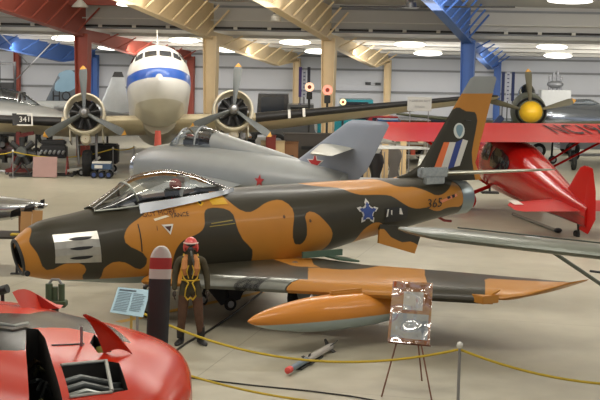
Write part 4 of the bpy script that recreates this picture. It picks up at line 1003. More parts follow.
# blue information sign
P=at(131,330,D=18.6)
sg=thing('information_sign','pale blue text sign on a slim yellow post under the camouflaged nose','sign',(P.x,18.6,0),0)
def lc(px,py,D): return at(px,py,D=D)-Vector((P.x,18.6,0))
q=[lc(118,287,18.75),lc(150,290,18.75),lc(143,317,18.45),lc(110,312,18.45)]
g=G();n_=Vector((0,-.01,.01));g.rings([[p for p in q],[p-n_ for p in q]]);pn=g.build('panel',MAT('sign_blue',(150,182,196),.5,0,.04),sg)
def lerpq(u,v): return q[0].lerp(q[1],u).lerp(q[3].lerp(q[2],u),v)
for k in range(12):
    v=.2+.062*k
    for c0,c1 in ((.07,.48),(.54,.94-.1*random.random())):
        if k==11 and c0>.5: continue
        a,b=lerpq(c0,v)+n_*.6,lerpq(c1,v)+n_*.6
        g=G();g.rings([[a,a+(q[3]-q[0])*.018,a+(q[3]-q[0])*.018+n_*.1,a+n_*.1],[b,b+(q[3]-q[0])*.018,b+(q[3]-q[0])*.018+n_*.1,b+n_*.1]]);g.build('text_line',MAT('ink_grey',(96,112,122),.6),pn)
a,b=lerpq(.08,.08)+n_*.6,lerpq(.6,.08)+n_*.6;g=G();g.rings([[a,a+(q[3]-q[0])*.05,a+(q[3]-q[0])*.05+n_*.1,a+n_*.1],[b,b+(q[3]-q[0])*.05,b+(q[3]-q[0])*.05+n_*.1,b+n_*.1]]);g.build('title_line',MAT('ink_dark',(60,70,80),.6),pn)
g=G();g.tube([(0,.02,0),(0,.02,1.08)],.02,8);g.build('post',MAT('post_brass',(190,160,80),.4,.3),sg)
g=G();g.lathe([(0,.22),(.02,.22),(.04,.05),(.05,.02)],(0,.02,0),'Z',24);g.build('base',DARK,sg)
# ================================================================== STANCHIONS AND ROPES
def stanchion(x,y,label,h=.86,grp='barrier stanchions'):
    t=thing('stanchion',label,'stanchion',(x,y,0),0,grp)
    g=G();g.cyl((0,0,.02),(0,0,h),.022,n=12);g.build('post',STEEL,t)
    g=G();g.ell((0,0,h+.03),(.045,.045,.05),12,8);g.build('cap',WHITE,t)
    g=G();g.lathe([(0,.16),(.015,.16),(.03,.03),(.04,.02)],(0,0,0),'Z',20);g.build('base',STEEL,t);return t
def rope(a,b,sag,label,r=.016,mat=YROPE,grp='yellow barrier ropes',n=24):
    a=Vector(a);b=Vector(b)
    g=G();g.tube([a.lerp(b,i/n)-Vector((0,0,sag*4*(i/n)*(1-i/n))) for i in range(n+1)],r,6)
    return tag(g.build('barrier_rope',mat),label,'rope',grp)
S1=(2.24,17.6);S2=(-2.5,19.9);S3=(6.6,17.2)
stanchion(*S1,'silver stanchion with white cap right of the easel at the bottom',.87);stanchion(*S2,'silver stanchion hidden behind the banded propeller blade');
rope((S2[0],S2[1],.84),(S1[0],S1[1],.84),.44,'yellow rope sagging across the floor from blade to the right stanchion',.019)
rope((S1[0],S1[1],.84),(S3[0],S3[1],.82),.40,'yellow rope running down to the right edge from the stanchion',.019)
rope((-3.2,18.4,.85),(2.3,15.0,.80),.42,'yellow rope just right of the red nose at the bottom edge',.016)
CAB=MAT('cable_black',(40,38,34),.7)
def cable(pts,label,r=.014,m=CAB):
    g=G();P=[at(px,py,z=.015) for px,py in pts];g.tube(P,r,6);return tag(g.build('floor_cable',m),label,'cable','floor cables')
cable([(262,292),(250,301),(228,318),(205,333),(188,342),(177,350),(172,360)],'black cable on the floor behind the mannequin boots',.02)
cable([(186,377),(215,381),(260,386),(310,391),(350,396),(395,404)],'thin dark cable along the floor at the bottom centre',.012)
# ================================================================== EASEL
ez=thing('easel','thin three legged easel holding a shiny wrapped poster','easel',(1.6,18.5,0),0)
o=Vector((1.6,18.5,0));ap=at(411,290,D=18.6)-o
WOODL=MAT('easel_wood',(110,70,50),.5)
for px,py in ((381.5,397),(432,402)):
    g=G();g.tube([at(px,py,z=0)-o,(at(px,py,z=0)-o).lerp(ap,.99)],.013,6);g.build('leg',WOODL,ez)
g=G();g.tube([at(422,381,z=0)-o,ap+Vector((.03,.08,-.02))],.013,6);g.build('leg',WOODL,ez)
g=G();g.tube([at(388,342,D=18.3)-o,at(431,346,D=18.3)-o],.012,6);g.build('ledge',WOODL,ez)
q=[at(393,281,D=18.42),at(433,283,D=18.42),at(429.5,345,D=18.25),at(387.5,341,D=18.25)]
ps=thing('poster','brown picture board in glossy crinkled plastic on the easel','poster',(q[3]+q[2])/2);oo=ps.location.copy();q=[p-oo for p in q]
nn=(q[1]-q[0]).cross(q[3]-q[0]).normalized();nn=nn if nn.y<0 else -nn
def quadslab(q,t0,t1): g=G();g.rings([[p+nn*t0 for p in q],[p+nn*t1 for p in q]]);return g
quadslab(q,-.015,.0).build('board',MAT('poster_brown',(176,112,56),.5),ps)
def qq(us): return [q[0].lerp(q[1],u).lerp(q[3].lerp(q[2],u),v) for u,v in us]
g=quadslab(qq([(.3,.16),(.78,.16),(.78,.46),(.3,.46)]),.0,.003);g.build('picture',MAT('poster_pale',(215,215,212),.5),ps)
quadslab(qq([(.06,.52),(.94,.52),(.94,.93),(.06,.93)]),.0,.003).build('picture',MAT('poster_grey_blue',(172,182,190),.5),ps)
m,nt,b=_nt('crinkled_plastic');N=nt.nodes.new
nt.nodes.remove(b);tr=N('ShaderNodeBsdfTransparent');gl=N('ShaderNodeBsdfGlossy');gl.inputs['Roughness'].default_value=.06
tc=N('ShaderNodeTexCoord');no=N('ShaderNodeTexNoise');no.inputs['Scale'].default_value=5.0;no.inputs['Detail'].default_value=0;bp=N('ShaderNodeBump');bp.inputs['Strength'].default_value=1.0;bp.inputs['Distance'].default_value=.3
nt.links.new(tc.outputs['Object'],no.inputs['Vector']);nt.links.new(no.outputs['Fac'],bp.inputs['Height']);nt.links.new(bp.outputs[0],gl.inputs['Normal'])
ms=N('ShaderNodeMixShader');ms.inputs[0].default_value=.38;nt.links.new(tr.outputs[0],ms.inputs[1]);nt.links.new(gl.outputs[0],ms.inputs[2]);nt.links.new(ms.outputs[0],nt.nodes['Material Output'].inputs[0])
R=[]
for i in range(25):
    row=[]
    for j in range(17):
        u=j/16;v=i/24;p=q[0].lerp(q[1],u).lerp(q[3].lerp(q[2],u),v)
        row.append(p+nn*(.012+.010*sin(u*9+v*4)*sin(v*11-u*3)))
    R.append(row)
g=G();g.rings(R,False,closed=False);g.build('plastic_wrap',m,ps)
# ================================================================== SMALL ROCKET ON THE FLOOR
a=at(287,371,z=.09);b=at(331,346,z=.09);L=(b-a).length;an=math.atan2((b-a).y,(b-a).x)
rk=thing('rocket','small grey finned rocket with a red nose lying on the floor','rocket',(a.x,a.y,0),an)
g=G();g.lathe([(0,.015),(.02,.05),(.12,.055),(.14,.05)],(0,0,.09),'X',16,True);g.build('nose_tip',MAT('nose_coral',(214,78,70),.5),rk)
g=G();g.cyl((.14,0,.09),(L*.42,0,.09),.048,n=16);g.build('guidance_section',MAT('rocket_blue_grey',(112,128,140),.4,.3),rk)
g=G();g.cyl((L*.42,0,.09),(L,0,.09),.055,n=16);g.build('motor_section',MAT('rocket_pale',(178,172,165),.4),rk)
for k in range(4):
    a_=PI/4+PI/2*k;g=G();d=Vector((0,cos(a_),sin(a_)))
    g.rings([[Vector((L-.16,0,.09))+d*.05,Vector((L-.02,0,.09))+d*.05,Vector((L+.02,0,.09))+d*.15,Vector((L-.05,0,.09))+d*.15],[Vector((L-.16,0,.09))+d*.05+Vector((0,-d.z,d.y))*.012,Vector((L-.02,0,.09))+d*.05+Vector((0,-d.z,d.y))*.012,Vector((L+.02,0,.09))+d*.15+Vector((0,-d.z,d.y))*.012,Vector((L-.05,0,.09))+d*.15+Vector((0,-d.z,d.y))*.012]]);g.build('tail_fin',DARK,rk)
for k in (0,1):
    a_=PI/2*k+.4;g=G();d=Vector((0,cos(a_),sin(a_)));c=Vector((L*.45,0,.09));g.box(c,(.08,.012,.2),Matrix.Rotation(a_,3,'X'));g.build('canard',DARK,rk)
g=G();g.box((L*.5,0,.02),(L*.5,.1,.035));g.build('cradle',DARK,rk)
# ================================================================== MANNEQUIN IN FLYING SUIT
P=at(190,344,z=0)
mn=thing('mannequin','mannequin in dark green flying suit with red helmet, black mask and yellow harness','mannequin',P,math.radians(4))
def skin(name,verts,edges,mats,par,sub=2,root=0):
    me=bpy.data.meshes.new(name);me.from_pydata([v[0] for v in verts],edges,[]);o=bpy.data.objects.new(name,me);C.objects.link(o)
    m=o.modifiers.new('s','SKIN');m.use_smooth_shade=True
    for i,v in enumerate(verts):
        sv=me.skin_vertices[0].data[i];r=v[1];sv.radius=(r,r) if not isinstance(r,tuple) else r;sv.use_root=(i==root)
    s=o.modifiers.new('u','SUBSURF');s.levels=s.render_levels=sub
    dg=bpy.context.evaluated_depsgraph_get();m2=bpy.data.meshes.new_from_object(o.evaluated_get(dg));o.modifiers.clear();o.data=m2;bpy.data.meshes.remove(me)
    o.data.materials.clear()
    for q in mats:o.data.materials.append(q)
    for p_ in o.data.polygons:p_.use_smooth=True
    o.parent=par;return o
SUIT=PAINT('flying_suit',(66,60,44),[('brown',(84,60,46))],.85,0,.3,scale=14)
V=[((0,0,.96),(.15,.11)),((0,0,1.12),(.145,.105)),((0,-.01,1.28),(.165,.12)),((0,0,1.42),(.15,.10)),((0,0,1.50),(.065,.065)),((0,-.01,1.58),(.06,.07)),  #0-5
 ((-.10,0,.90),(.10,.11)),((-.13,-.02,.52),(.082,.085)),((-.16,.02,.16),(.06,.062)),      #6-8 right leg (camera left)
 ((.10,0,.90),(.10,.11)),((.14,-.03,.52),(.082,.085)),((.18,.0,.16),(.06,.062)),   #9-11
 ((-.20,0,1.42),(.075,.075)),((-.26,-.01,1.16),(.058,.06)),((-.265,-.08,.92),(.042,.045)),   #12-14
 ((.20,0,1.42),(.075,.075)),((.27,-.01,1.16),(.058,.06)),((.285,-.06,.92),(.042,.045))]
E_=[(0,1),(1,2),(2,3),(3,4),(4,5),(0,6),(6,7),(7,8),(0,9),(9,10),(10,11),(3,12),(12,13),(13,14),(3,15),(15,16),(16,17)]
bd=skin('body',V,E_,[SUIT],mn)
attr(bd,'brown',lambda v:.82-v.z+.02*sin(v.x*30))
HM=MAT('helmet_red',(196,62,58),.35,0,.05,coat=.4)
SKN=MAT('mannequin_skin',(170,128,100),.6)
# head: face, nose, ears; helmet with brow band; black oxygen mask
g=G();g.ell((0,-.015,1.665),(.074,.088,.105),20,14);g.ell((0,-.105,1.655),(.014,.02,.022),8,6)
for s in (-1,1): g.ell((s*.03,-.092,1.685),(.014,.01,.008),8,6);g.ell((s*.077,0,1.66),(.012,.02,.03),8,6)
g.ell((0,-.094,1.61),(.026,.012,.009),8,6);g.build('head',SKN,mn)
g=G();R=[]
for i in range(9):
    p=PI*.62*i/8;R.append([Vector((.118*max(.02,sin(p))*cos(t),.0+.132*max(.02,sin(p))*sin(t),1.685+.125*cos(p)-(.06*(1 if sin(t)>-.2 else 0)*(i/8)**2))) for t in [2*PI*j/28 for j in range(28)]])
g.rings(R);hl=g.build('helmet',HM,mn)
for s in (-1,1):
    g=G();g.ell((s*.10,.01,1.63),(.03,.06,.075),14,10);g.build('ear_cup',HM,hl)
g=G();g.tube([Vector((.121*cos(t),.0+.137*sin(t),1.715)) for t in [PI*(1.08+.84*i/12) for i in range(13)]],.012,6);g.build('brow_band',MAT('band_white',(220,190,180),.5),hl)
g=G();g.ell((0,-.10,1.69),(.082,.045,.03),16,8);g.build('visor',MAT('visor_black',(20,20,24),.15),hl)
g=G();g.ell((0,-.125,1.615),(.05,.05,.055),14,10);mk=g.build('oxygen_mask',BLACK,mn)
g=G();g.tube([(0,-.16,1.60),(.02,-.19,1.52),(.05,-.17,1.42),(.06,-.15,1.30),(.03,-.16,1.2)],.018,8);g.build('oxygen_hose',MAT('hose_grey',(84,84,78),.6),mn)
# life vest and harness
VST=MAT('life_vest_tan',(176,116,66),.8)
for s in (-1,1):
    g=G();g.tube([(s*.07,-.03,1.50),(s*.095,-.115,1.42),(s*.10,-.15,1.30),(s*.085,-.145,1.19)],[.035,.05,.058,.035],10);g.build('life_vest_lobe',VST,mn)
HY=MAT('harness_yellow',(196,160,40),.7)
def strap(name,pts,r=.013):
    g=G();g.tube(pts,r,6);g.build(name,HY,mn)
for s in (-1,1):
    strap('shoulder_strap',[(s*.10,.10,1.47),(s*.115,.02,1.515),(s*.13,-.10,1.44),(s*.15,-.14,1.3),(s*.11,-.15,1.14),(s*.03,-.15,1.06)])
    strap('leg_strap',[(s*.03,-.15,1.06),(s*.075,-.155,.96),(s*.09,-.145,.84),(s*.04,-.125,.77),(s*.01,-.09,.80)])
    strap('chest_loop',[(s*.03,-.17,1.36),(s*.06,-.18,1.26),(s*.03,-.175,1.14)],.01)
strap('waist_strap',[(-.15,-.06,1.10),(-.08,-.14,1.10),(0,-.155,1.10),(.08,-.14,1.10),(.15,-.06,1.10)])
GLV=MAT('glove_brown',(50,40,32),.8)
for s,wr in ((-1,Vector((-.265,-.08,.92))),(1,Vector((.285,-.06,.92)))):
    vs=[(wr,.034),(wr+Vector((0,-.012,-.05)),(.036,.022)),(wr+Vector((0,-.018,-.095)),(.038,.02))];ed=[(0,1),(1,2)]
    for k in range(4):
        b0=wr+Vector((0,-.018-.0,-.10))+Vector((.0,(-.028+.019*k),0));n=len(vs)
        ln=(.062,.072,.068,.052)[k]
        vs+=[(b0,.010),(b0+Vector((-s*.006,-.002,-ln*.45)),.0095),(b0+Vector((-s*.022,-.004,-ln*.85)),.008)];ed+=[(2,n),(n,n+1),(n+1,n+2)]
    n=len(vs);vs+=[(wr+Vector((-s*.004,-.045,-.05)),.012),(wr+Vector((-s*.012,-.062,-.085)),.010)];ed+=[(1,n),(n,n+1)]
    skin('hand',vs,ed,[GLV],mn,1)
BT=MAT('boot_black',(26,24,24),.5)
for s,an_,f_ in ((-1,Vector((-.16,.02,.0)),-.35),(1,Vector((.18,.0,.0)),.45)):
    M=Matrix.Rotation(f_,3,'Z')
    g=G();g.cyl(an_+Vector((0,.01,.10)),an_+Vector((0,.0,.30)),.062,.068,14)
    R=[]
    for i in range(9):
        t=i/8;y=.07-.27*t;w=.045+.012*sin(PI*t);h=.11-.055*t
        if i==8:w*=.6;h*=.6
        R.append([an_+M@Vector((w*cos(a)*(1 if True else 1),y,h/2+h/2*sin(a)) ) for a in [2*PI*j/12 for j in range(12)]])
    g.rings(R);g.build('boot',BT,mn)
g=G();g.box((-.02+.06,.05,.012),(.62,.5,.024),None,.005);g.build('display_base',MAT('base_dark',(60,56,50),.6),mn) if False else g.bm.free()
# fittings beneath the nose of the jet
P=at(55,294,D=17.5)
t=thing('engine_part','dark green machined engine part standing under the camouflaged nose','engine part',(P.x,17.5,0),0)
z=P.z
g=G();g.cyl((-.08,0,z-.1),(-.08,0,z+.14),.05);g.cyl((0,0,z-.1),(0,0,z+.10),.04);g.cyl((.09,0,z-.1),(.09,0,z+.14),.045);g.box((0,0,z-.13),(.32,.2,.08),None,.01);g.build('valve_block',GREEN,t)
g=G();g.tube([(-.08,0,z+.14),(-.04,0,z+.2),(.05,0,z+.2),(.09,0,z+.14)],.02,8);g.build('pipe',STEEL,t)
g=G();g.cyl((0,0,0),(0,0,z-.17),.05);g.box((0,0,.02),(.5,.5,.04));g.build('stand',DARK,t)
P=at(4,290,D=17)
t=thing('pedestal_scope','black cylinder on a pole at the left edge below the jet nose','display',(P.x,17,0),0)
g=G();g.cyl((-.12,0,P.z-.03),(.06,-.05,P.z+.03),.06);g.build('cylinder',BLACK,t)
g=G();g.cyl((0,0,0),(-.02,0,P.z-.05),.025);g.lathe([(0,.2),(.02,.2),(.03,.03)],(0,0,0),'Z',16);g.build('pole',DARK,t)
# ================================================================== LEFT DISPLAY TABLE WITH SILVER BODY
P=at(-10,240,D=28);o=Vector((P.x,28,0))
tb=thing('display_table','dark topped display table at the left edge behind the jet nose','table',o,0)
g=G();g.box((.0,.2,.80),(2.2,1.0,.05),None,.01);g.build('table_top',MAT('table_dark',(50,46,42),.5),tb)
for x,y in ((.65,-.2),(-1,-.2),(.65,.6),(-1,.6)):
    g=G();g.cyl((x-.03,y,0),(x,y,.78),.03);g.box((x-.03,y,.015),(.25,.12,.03));g.build('leg',DARK,tb)
tb.location.z=0
su=thing('drop_tank','long polished silver tank with dark access holes lying on the display table','tank',(at(46,200,D=29).x,28.9,0),PI+.05)
zt=at(20,205,D=28.9).z
g=G();body(g,[(-.05,zt+.03,zt-.03,.03),(.3,zt+.12,zt-.2,.2),(1,zt+.2,zt-.36,.32),(2.5,zt+.24,zt-.46,.4),(4,zt+.2,zt-.4,.36)],24,24,2);f=g.build('shell',MAT('mirror_silver',(190,192,192),.18,.85,.2),su)
SB2=bvh(f);fu=side_unproject((su.location.x,28.9),PI+.05,.4)
for Q in ([(8,222),(10,212),(19,208),(20,218)],[(22,216),(24,207),(33,204),(33,214)],[(36,210),(38,202),(42,201),(42,210)]):
    decal('access_hole',BLACK,su,SB2,[fu(*p) for p in Q],lambda x,z:(x,0,z),(0,-1,0),.012,2)
for k,(x,m) in enumerate(((.5,BROWN),(1.5,DARK),(2.6,BROWN))):
    g=G();hgt=zt-.28-.83
    if hgt>0.02: g.box((x,0,.825+hgt/2+.0),(.12,.4,hgt+.1));g.build('cradle',m,su)
for i,(px,py,w,h,m,lab) in enumerate([(27,223,.24,.52,MAT('board_tan',(176,132,80),.6),'tan card leaning on the display table, left of the other tan card'),(38,212,.22,.55,MAT('board_tan',(176,132,80),.6),'tan card leaning on the display table nearest the jet nose'),(18,224,.26,.08,MAT('book_yellow',(190,160,50),.6),'yellow booklet lying on the display table')]):
    D=28.05-.0;P=at(px,py,D=D);g=G()
    if i<2: g.box((0,0,h/2),(w,.02,h),Matrix.Rotation(-.25,3,'X'))
    else: g.box((0,0,.02),(w,.2,.03))
    b_=g.build('card' if i<2 else 'booklet',m);b_.location=(P.x,D-.1,.83);tag(b_,lab,'card' if i<2 else 'booklet')

# grey pole lying on the floor behind the braced wing
a=at(513,214,z=.05);b=at(558,231,z=.05)
t=thing('tow_pole','grey pole with black end lying on the floor beside the red tailplane','pole',(a.x,a.y,0))
g=G();g.tube([(0,0,.05),Vector((b.x-a.x,b.y-a.y,.05))],.05,8);g.build('shaft',MAT('pole_grey',(120,116,106),.5),t)
g=G();g.ell((b.x-a.x,b.y-a.y,.07),(.12,.1,.07),10,8);g.build('end_knob',DARK,t)
# ================================================================== BACKGROUND EXHIBITS
stanchion(at(13,178,z=0).x,at(13,178,z=0).y,'silver stanchion at the left edge before the red engine',1.0)
for px,py,l in ((-14,178,'silver stanchion just outside the left edge of the picture'),(113,174,'silver stanchion beside the blue tool cart'),(134,172,'silver stanchion before the nose of the silver jet')):
    p=at(px,py,z=0);stanchion(p.x,p.y,l,1.0)
pp=[at(px,py,z=0)+Vector((0,0,1.0)) for px,py in ((-14,178),(13,178),(113,174),(134,172))]
rope(pp[0],pp[1],.1,'yellow rope at the extreme left edge before the red engine',.022);rope(pp[1],pp[2],.28,'long yellow rope in front of the engines under the left wing',.025);rope(pp[2],pp[3],.08,'short yellow rope between tool cart and silver jet nose',.022)
def px0(px,D): return at(px,200,D=D).x
# red machine
X=px0(19,50.5);t=thing('engine_hoist','red engine hoist with upright mast near the left edge','hoist',(X,50.5,0),0)
g=G();g.box((0,0,.9),(.16,.16,1.5));g.box((.25,0,1.55),(.7,.12,.14),Matrix.Rotation(-.2,3,'Y'));g.build('mast',MAT('hoist_red',(104,34,30),.5),t)
g=G();g.box((0,0,.15),(.9,.7,.12));g.tube([(-.3,0,.2),(-.05,0,1.0)],.04);g.build('base_frame',MAT('hoist_red',(104,34,30),.5),t)
g=G();g.ell((.3,-.1,.75),(.35,.3,.35),14,10);g.build('engine_block',DARK,t)
for x in (-.4,.4):
    g=G();wheel(g,(x,-.3,.08),.08,.05);g.build('caster',[RUBBER,STEEL],t)
X=px0(5,51.5);t=thing('engine_on_stand','maroon piston engine on stand at the left picture edge','engine',(X,51.5,0),0)
g=G();g.cyl((-.3,0,.85),(.4,0,.85),.3);g.build('crankcase',MAT('maroon',(60,30,30),.5),t)
for k in range(6):
    a=2*PI*k/6;g=G();g.cyl((0,0,.85),(0,.5*sin(a),.85+.5*cos(a)),.1,.12,10);g.build('cylinder',DARK,t)
g=G();g.tube([(-.3,-.3,0),(-.2,0,.7)],.03);g.tube([(.3,-.3,0),(.3,0,.7)],.03);g.tube([(-.3,.3,0),(.3,.3,0)],.03);g.tube([(-.3,-.3,.03),(.3,-.3,.03)],.03);g.build('stand',STEEL,t)
X=px0(29,50.8);t=thing('radial_engine','dark radial engine on a stand behind the rope, left of the pink board','engine',(X,49.6,0),0)
g=G();g.cyl((0,-.2,.95),(0,.3,.95),.2);g.build('crankcase',GRB,t)
for k in range(7):
    a=2*PI*k/7;g=G();g.cyl((.15*sin(a),0,.95+.15*cos(a)),(.55*sin(a),0,.95+.55*cos(a)),.1,.12,10);g.build('cylinder',DARK,t)
g=G();g.tube([(-.4,-.1,0),(0,0,.5),(.4,-.1,0)],.04);g.box((0,0,.05),(.9,.6,.06));g.build('stand',DARK,t)
X=px0(53,49.8);t=thing('inline_engine','black inline aero engine with exhaust stubs on a stand','engine',(X,50.0,0),0)
g=G();g.box((0,0,.95),(1.02,.45,.5),None,.06);g.box((0,0,1.3),(.95,.3,.2),None,.05);g.build('engine_block',BLACK,t)
for k in range(6):
    g=G();g.cyl((-.42+k*.17,-.2,.98),(-.45+k*.17,-.36,.9),.05,n=8);g.build('exhaust_stub',ALU,t)
for x in (-.5,.52):
    g=G();g.tube([(x,-.3,.05),(x,0,.75),(x,.3,.05)],.035);g.build('stand_frame',MAT('stand_red',(120,44,38),.5),t)
g=G();g.box((0,-.3,.06),(1.6,.06,.06));g.box((0,.3,.06),(1.6,.06,.06));g.build('stand_rail',DARK,t)
for x,y in ((-.75,-.3),(.75,-.3),(-.75,.3),(.75,.3)):
    g=G();wheel(g,(x,y,.09),.09,.06);g.build('caster',[RUBBER,DARK],t)
P=at(45,178,z=0);t=thing('notice_board','pinkish blank board leaning before the black inline engine','board',(P.x,P.y,0),0)
g=G();g.box((0,0,.42),(.92,.03,.78),Matrix.Rotation(-.15,3,'X'),.005);g.build('panel',MAT('board_pink',(160,128,122),.6),t)
for x in (-.35,.35):
    g=G();g.tube([(x,.05,.6),(x,.3,0)],.015);g.build('leg',DARK,t)
P=at(102,178,z=0);t=thing('tool_cart','small blue and white wheeled cart under the left engine','cart',(P.x,P.y,0),0)
g=G();g.box((0,0,.45),(.75,.45,.22),None,.03);g.build('body',MAT('cart_blue',(60,82,110),.5),t)
g=G();g.box((0,0,.6),(.7,.4,.06));g.box((-.1,-.24,.45),(.3,.02,.12));g.build('tray',WHITE,t)
for x in (-.28,0,.28):
    g=G();wheel(g,(x,-.2,.14),.14,.07);g.build('wheel',[RUBBER,BLUEM],t)
    g=G();wheel(g,(x,.2,.14),.14,.07);g.build('wheel',[RUBBER,BLUEM],t)
P=at(85,176,z=0);t=thing('tow_bar','white tow bar on two wheels beside the blue cart','tow bar',(P.x,P.y+.2,0),.3)
g=G();g.tube([(-.8,0,.18),(0,0,.3),(.55,0,.72)],.05);g.tube([(-.7,-.2,.2),(.1,0,.32),(-.7,.2,.2)],.04);g.build('bar',WHITE,t)
for s in (-1,1):
    g=G();wheel(g,(-.2,s*.22,.14),.14,.07);g.build('wheel',[RUBBER,STEEL],t)
X=px0(104,51.8);t=thing('ground_power_unit','black ground power unit box behind the blue tool cart','generator',(X,52.0,0),0)
g=G();g.box((0,0,.75),(1.1,.6,.8),None,.06);g.build('housing',BLACK,t)
g=G();g.box((0,-.31,.8),(.5,.02,.3));g.build('grille',DARK,t)
for x in (-.35,.35):
    g=G();wheel(g,(x,-.25,.17),.17,.08);g.build('wheel',[RUBBER,STEEL],t)
X=px0(158,47.5)
t=thing('towing_post','red and white post before the airliner nose','post',(px0(157.5,44.5),44.5,0),0)
g=G();g.cyl((0,0,.02),(0,0,2.15),.05);g.build('lower_post',DARK,t);g=G();g.cyl((0,0,1.5),(0,0,2.15),.13,.10);g.build('red_sleeve',MAT('sleeve_red',(190,84,70),.6),t);g=G();g.lathe([(0,.3),(.03,.3),(.04,.05)],(0,0,0),'Z',18);g.build('base',DARK,t)
# cabinets and crates right of the right engine
def crate(px,D,w,h,m,label,name='crate',cat='crate',dp=.6,grp=None,rz=0):
    t=thing(name,label,cat,(px0(px,D),D,0),rz,grp)
    g=G();g.box((0,0,h/2),(w,dp,h),None,.03);g.build('body',m,t)
    g=G();g.box((0,0,h+.02),(w*1.04,dp*1.04,.05),None,.01);g.build('lid',m,t)
    g=G();g.box((0,-dp/2-.01,h*.55),(w*.4,.02,h*.12));g.build('handle',DARK,t);return t
crate(247,52.5,.6,1.35,BLACK,'tall black equipment case left of the brown cabinet under the right wing')
crate(256,51.5,.7,1.15,MAT('case_brown',(70,58,46),.5),'brown cabinet under the right wing beside the right engine','cabinet','cabinet')
crate(272,52.5,.95,1.3,MAT('case_cream',(188,166,126),.6),'cream chest with red topped boxes under the right wing','chest','chest')
crate(266,49,1.9,.85,MAT('case_cream',(188,166,126),.6),'long low cream bench behind the silver jet spine','bench','bench')
crate(290,53,.6,1.25,BROWN,'brown wooden crate under the right wing, rightmost of the row')
crate(270,52.2,.4,1.55,MAT('case_red',(120,44,36),.5),'small tall dark red locker behind the cream chest','locker','locker',.4)
# chairs and tables between the fins
def chair(px,D,label,rz,m=BLACK):
    t=thing('folding_chair',label,'chair',(px0(px,D),D,0),rz,'black chairs behind the jets')
    g=G();g.box((0,0,.46),(.45,.45,.05),None,.02);g.build('seat',m,t);g=G();g.box((0,.22,.8),(.45,.04,.5),None,.02);g.build('backrest',m,t)
    for x in (-.2,.2):
        for y in (-.2,.2): g=G();g.cyl((x,y,0),(x,y,.45),.015);g.build('leg',STEEL,t)
def figure_rack(px,D,label,m=BLACK):
    t=thing('clothes_rack',label,'rack',(px0(px,D),D,0),.1,None)
    g=G();g.tube([(-.3,0,.0),(-.3,0,1.5),(.3,0,1.5),(.3,0,.0)],.02);g.build('frame',STEEL,t)
    g=G();R=[]
    for i in range(8):
        z=1.45-1.1*i/7;w=.2+.05*sin(i*.9)+.04*i/7;R.append([Vector((w*cos(a)+.03*sin(3*a+i),.12*sin(a),z)) for a in [2*PI*j/14 for j in range(14)]])
    g.rings(R);g.build('garment',m,t)
figure_rack(358,45,'dark coat on a rack left of another dark coat between the jet fins');figure_rack(375,45.3,'dark coat on a rack, nearer the tall green fin')
figure_rack(393,48,'grey coat on a rack just left of the camouflaged fin',MAT('coat_grey',(82,78,74),.8))
crate(340,47,.5,1.35,MAT('case_cream',(188,166,126),.6),'cream cabinet behind the silver jet fin','cabinet','cabinet')
for i,(px,D) in enumerate(((366,46.5),(384,46.5),(402,49))):
    g=G();g.box((0,0,.85),(.22,.12,1.7));o=g.build('wooden_post',MAT('post_cream',(196,170,128),.6));o.location=(px0(px,D),D,0);tag(o,['cream post between the two dark coats','cream post right of the two dark coats','cream post left edge of the camouflaged fin'][i],'post','cream posts')
t=thing('display_shelf','long grey shelf of small exhibits between silver and camouflaged fins','shelf',(px0(378,50),50,0),0)
for z in (.5,1.05,1.5):
    g=G();g.box((0,0,z),(3.6,.5,.05));g.build('shelf_board',MAT('shelf_grey',(120,116,106),.5),t)
for x in (-1.75,-.6,.6,1.75):
    g=G();g.box((x,0,.78),(.06,.45,1.56));g.build('upright',MAT('shelf_grey',(120,116,106),.5),t)
cols=[(60,56,50),(150,60,40),(190,180,150),(50,70,110),(120,90,50),(40,40,40),(200,200,195),(90,40,40),(70,90,70)]
for k in range(12):
    z=(.525,1.075,1.525)[k%3];w=.18+.2*random.random();h=.15+.2*random.random()
    g=G();g.box((0,0,h/2),(w,.3,h),None,.02) if k%2 else g.lathe([(0,w*.5),(h*.6,w*.5),(h,w*.2),(h,.01)],ax='Z',n=14)
    c=cols[k%9];o=g.build('model_box' if k%2 else 'canister',MAT('exhibit_%d'%(k%9),c,.5));o.location=(px0(378,50)-1.6+.29*k,50,z)
    names=['charcoal','brick red','cream','navy','tan','black','white','maroon','sage'][k%9]
    tag(o,'small %s %s on the %s shelf between the jet fins%s'%(names,'box' if k%2 else 'canister',['lowest','middle','top'][k%3],', left half' if k<6 else ', right half'),'box' if k%2 else 'canister','small exhibits on the grey shelf')
